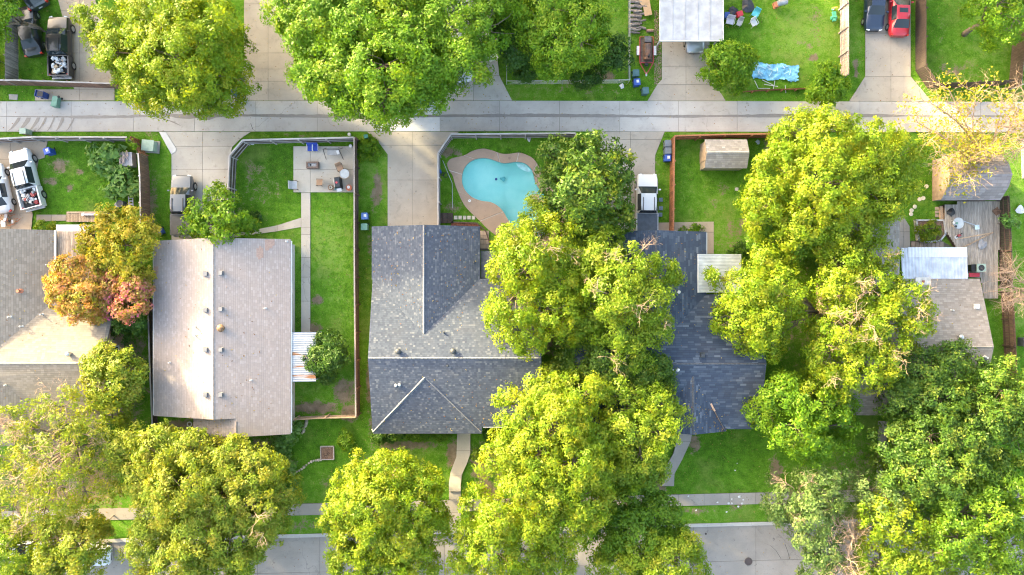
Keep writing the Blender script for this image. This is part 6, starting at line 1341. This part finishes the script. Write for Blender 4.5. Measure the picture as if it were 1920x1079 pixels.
shrub('small dark plant at the bend of the lawn path', [(485,408,8),(478,402,6)], 'dark', .4, seed=79, clump=.25, leaf=.16)
for i,(u,v,r) in enumerate(((195,290,16),(220,285,14),(182,310,14),(205,315,15),(232,330,16),(245,350,14),(222,355,14),(205,360,10),(215,335,12),(175,285,10))):
    o = shrub('tall feathery weeds thick in the left back yard', [(u,v,r),(u+8,v+6,r*.7)], 'weed', .7, seed=80+i, clump=.4, leaf=.42, dens=.8, low=.0); o['group'] = 'feathery weeds in the left yard'; o['category'] = 'weeds'
# long grass and lawn blades
def grass():
    rng = np.random.default_rng(77); n = 330000
    u = rng.uniform(-30, 1950, n); v = rng.uniform(-30, 1000, n)
    ok = v < curb_v(u) - 3
    for poly in HARD: ok &= ~pip(u, v, poly)
    ok &= ~((v > 188) & (v < 249))
    for x0, y0, x1, y1 in ((288,450,545,815),(697,425,1015,812),(1130,435,1437,806),(-100,432,103,805),(103,600,195,805),(1560,523,1863,800)): ok &= ~((u > x0) & (u < x1) & (v > y0) & (v < y1))
    X, Y = (u-960)/PPM, (539.5-v)/PPM
    D = np.zeros(n)
    for a, b_, ra, rb_, s in DIRT: D = np.maximum(D, s*np.exp(-(((u-a)/ra)**2 + ((v-b_)/rb_)**2)**1.5))
    ok &= rng.random(n) > D*1.25
    pt = .5 + .5*np.sin(X*.9 + 2*np.sin(Y*.7))*np.sin(Y*1.1 + 1.5*np.sin(X*.5)); ok &= rng.random(n) < .35 + .65*pt
    X, Y, pt = X[ok], Y[ok], pt[ok]; n = len(X); a = rng.uniform(0, 6.28, n); h = rng.uniform(.05, .13, n); w = rng.uniform(.015, .035, n); ln = rng.uniform(.2, 1.2, n)*h
    c, s = np.cos(a), np.sin(a); V = np.stack([np.stack([X-w*s, Y+w*c, np.zeros(n)], -1), np.stack([X+w*s, Y-w*c, np.zeros(n)], -1), np.stack([X+ln*c, Y+ln*s, h], -1)], 1).reshape(-1, 3)
    me = bpy.data.meshes.new('grass'); fast_mesh(me, V, np.arange(n*3).reshape(n, 3)); at = me.attributes.new('lc', 'FLOAT_COLOR', 'POINT')
    t = np.clip(rng.normal(.45, .25, n) + (pt-.5)*.3, 0, 1)[:, None]; C = np.array([.065,.16,.010])*(1-t) + np.array([.19,.31,.035])*t
    dry = rng.random(n) < .06; C[dry] = (.26,.22,.09)
    at.data.foreach_set('color', np.concatenate([np.repeat(C, 3, 0), np.ones((n*3, 1))], 1).astype(np.float32).ravel()); tag(put('grass', me, M_LEAF), 'short green lawn grass', 'grass', kind='stuff')
grass()

def fallen_leaves():
    rng = np.random.default_rng(5); n = 5200
    u = rng.uniform(0, 1920, n); v = rng.uniform(0, 1079, n); keep = rng.random(n) < .35 + .65*((v > 780) | (v < 270)); u, v = u[keep], v[keep]; n = len(u)
    Z = np.where(v > curb_v(u) + 6, -.1, .075); X, Y = (u-960)/PPM, (539.5-v)/PPM
    c = np.array([POOL]).reshape(-1, 2); ok = ~pip(X, Y, POOL); X, Y, Z = X[ok], Y[ok], Z[ok]; n = len(X)
    pal = np.array([(.30,.20,.06),(.22,.11,.05),(.34,.28,.10),(.16,.10,.06)]); C = pal[rng.integers(4, size=n)]
    tag(leaf_object('fallen_leaves', np.stack([X, Y, Z], -1), rng.normal(size=(n, 3))*.25 + np.array([0,0,1]), .10, C, None, rng=rng), 'scattered dry fallen leaves', 'leaves', kind='stuff')
    for hp, par, m in ((h2p, rf2, 160), (h3p, rf3, 260), (h4p, rf4, 320), (h5p, rf5, 260), (h1p, rf1, 160)):
        P_ = []
        for _ in range(m):
            poly = hp[rng.integers(len(hp))]; w = rng.dirichlet([.6]*len(poly)); q = (np.array(poly)*w[:, None]).sum(0)
            P_.append((q[0], q[1], max([zz.z for zz in [on_plane(p_, q[0], q[1]) for p_ in hp] if zz is not None] + [q[2]]) + .03))
        C = pal[rng.integers(4, size=m)]; tag(leaf_object('roof_leaves', np.array(P_), rng.normal(size=(m, 3))*.2 + np.array([0,0,1]), .11, C, par, rng=rng), kind='stuff')
def on_plane(poly, x, y):
    if not pip([x], [y], [r[:2] for r in poly])[0]: return None
    a, b, c = (Vector(q) for q in poly[:3]); n = (b-a).cross(c-a); return Vector((x, y, a.z - (n.x*(x-a.x) + n.y*(y-a.y))/n.z))
fallen_leaves()
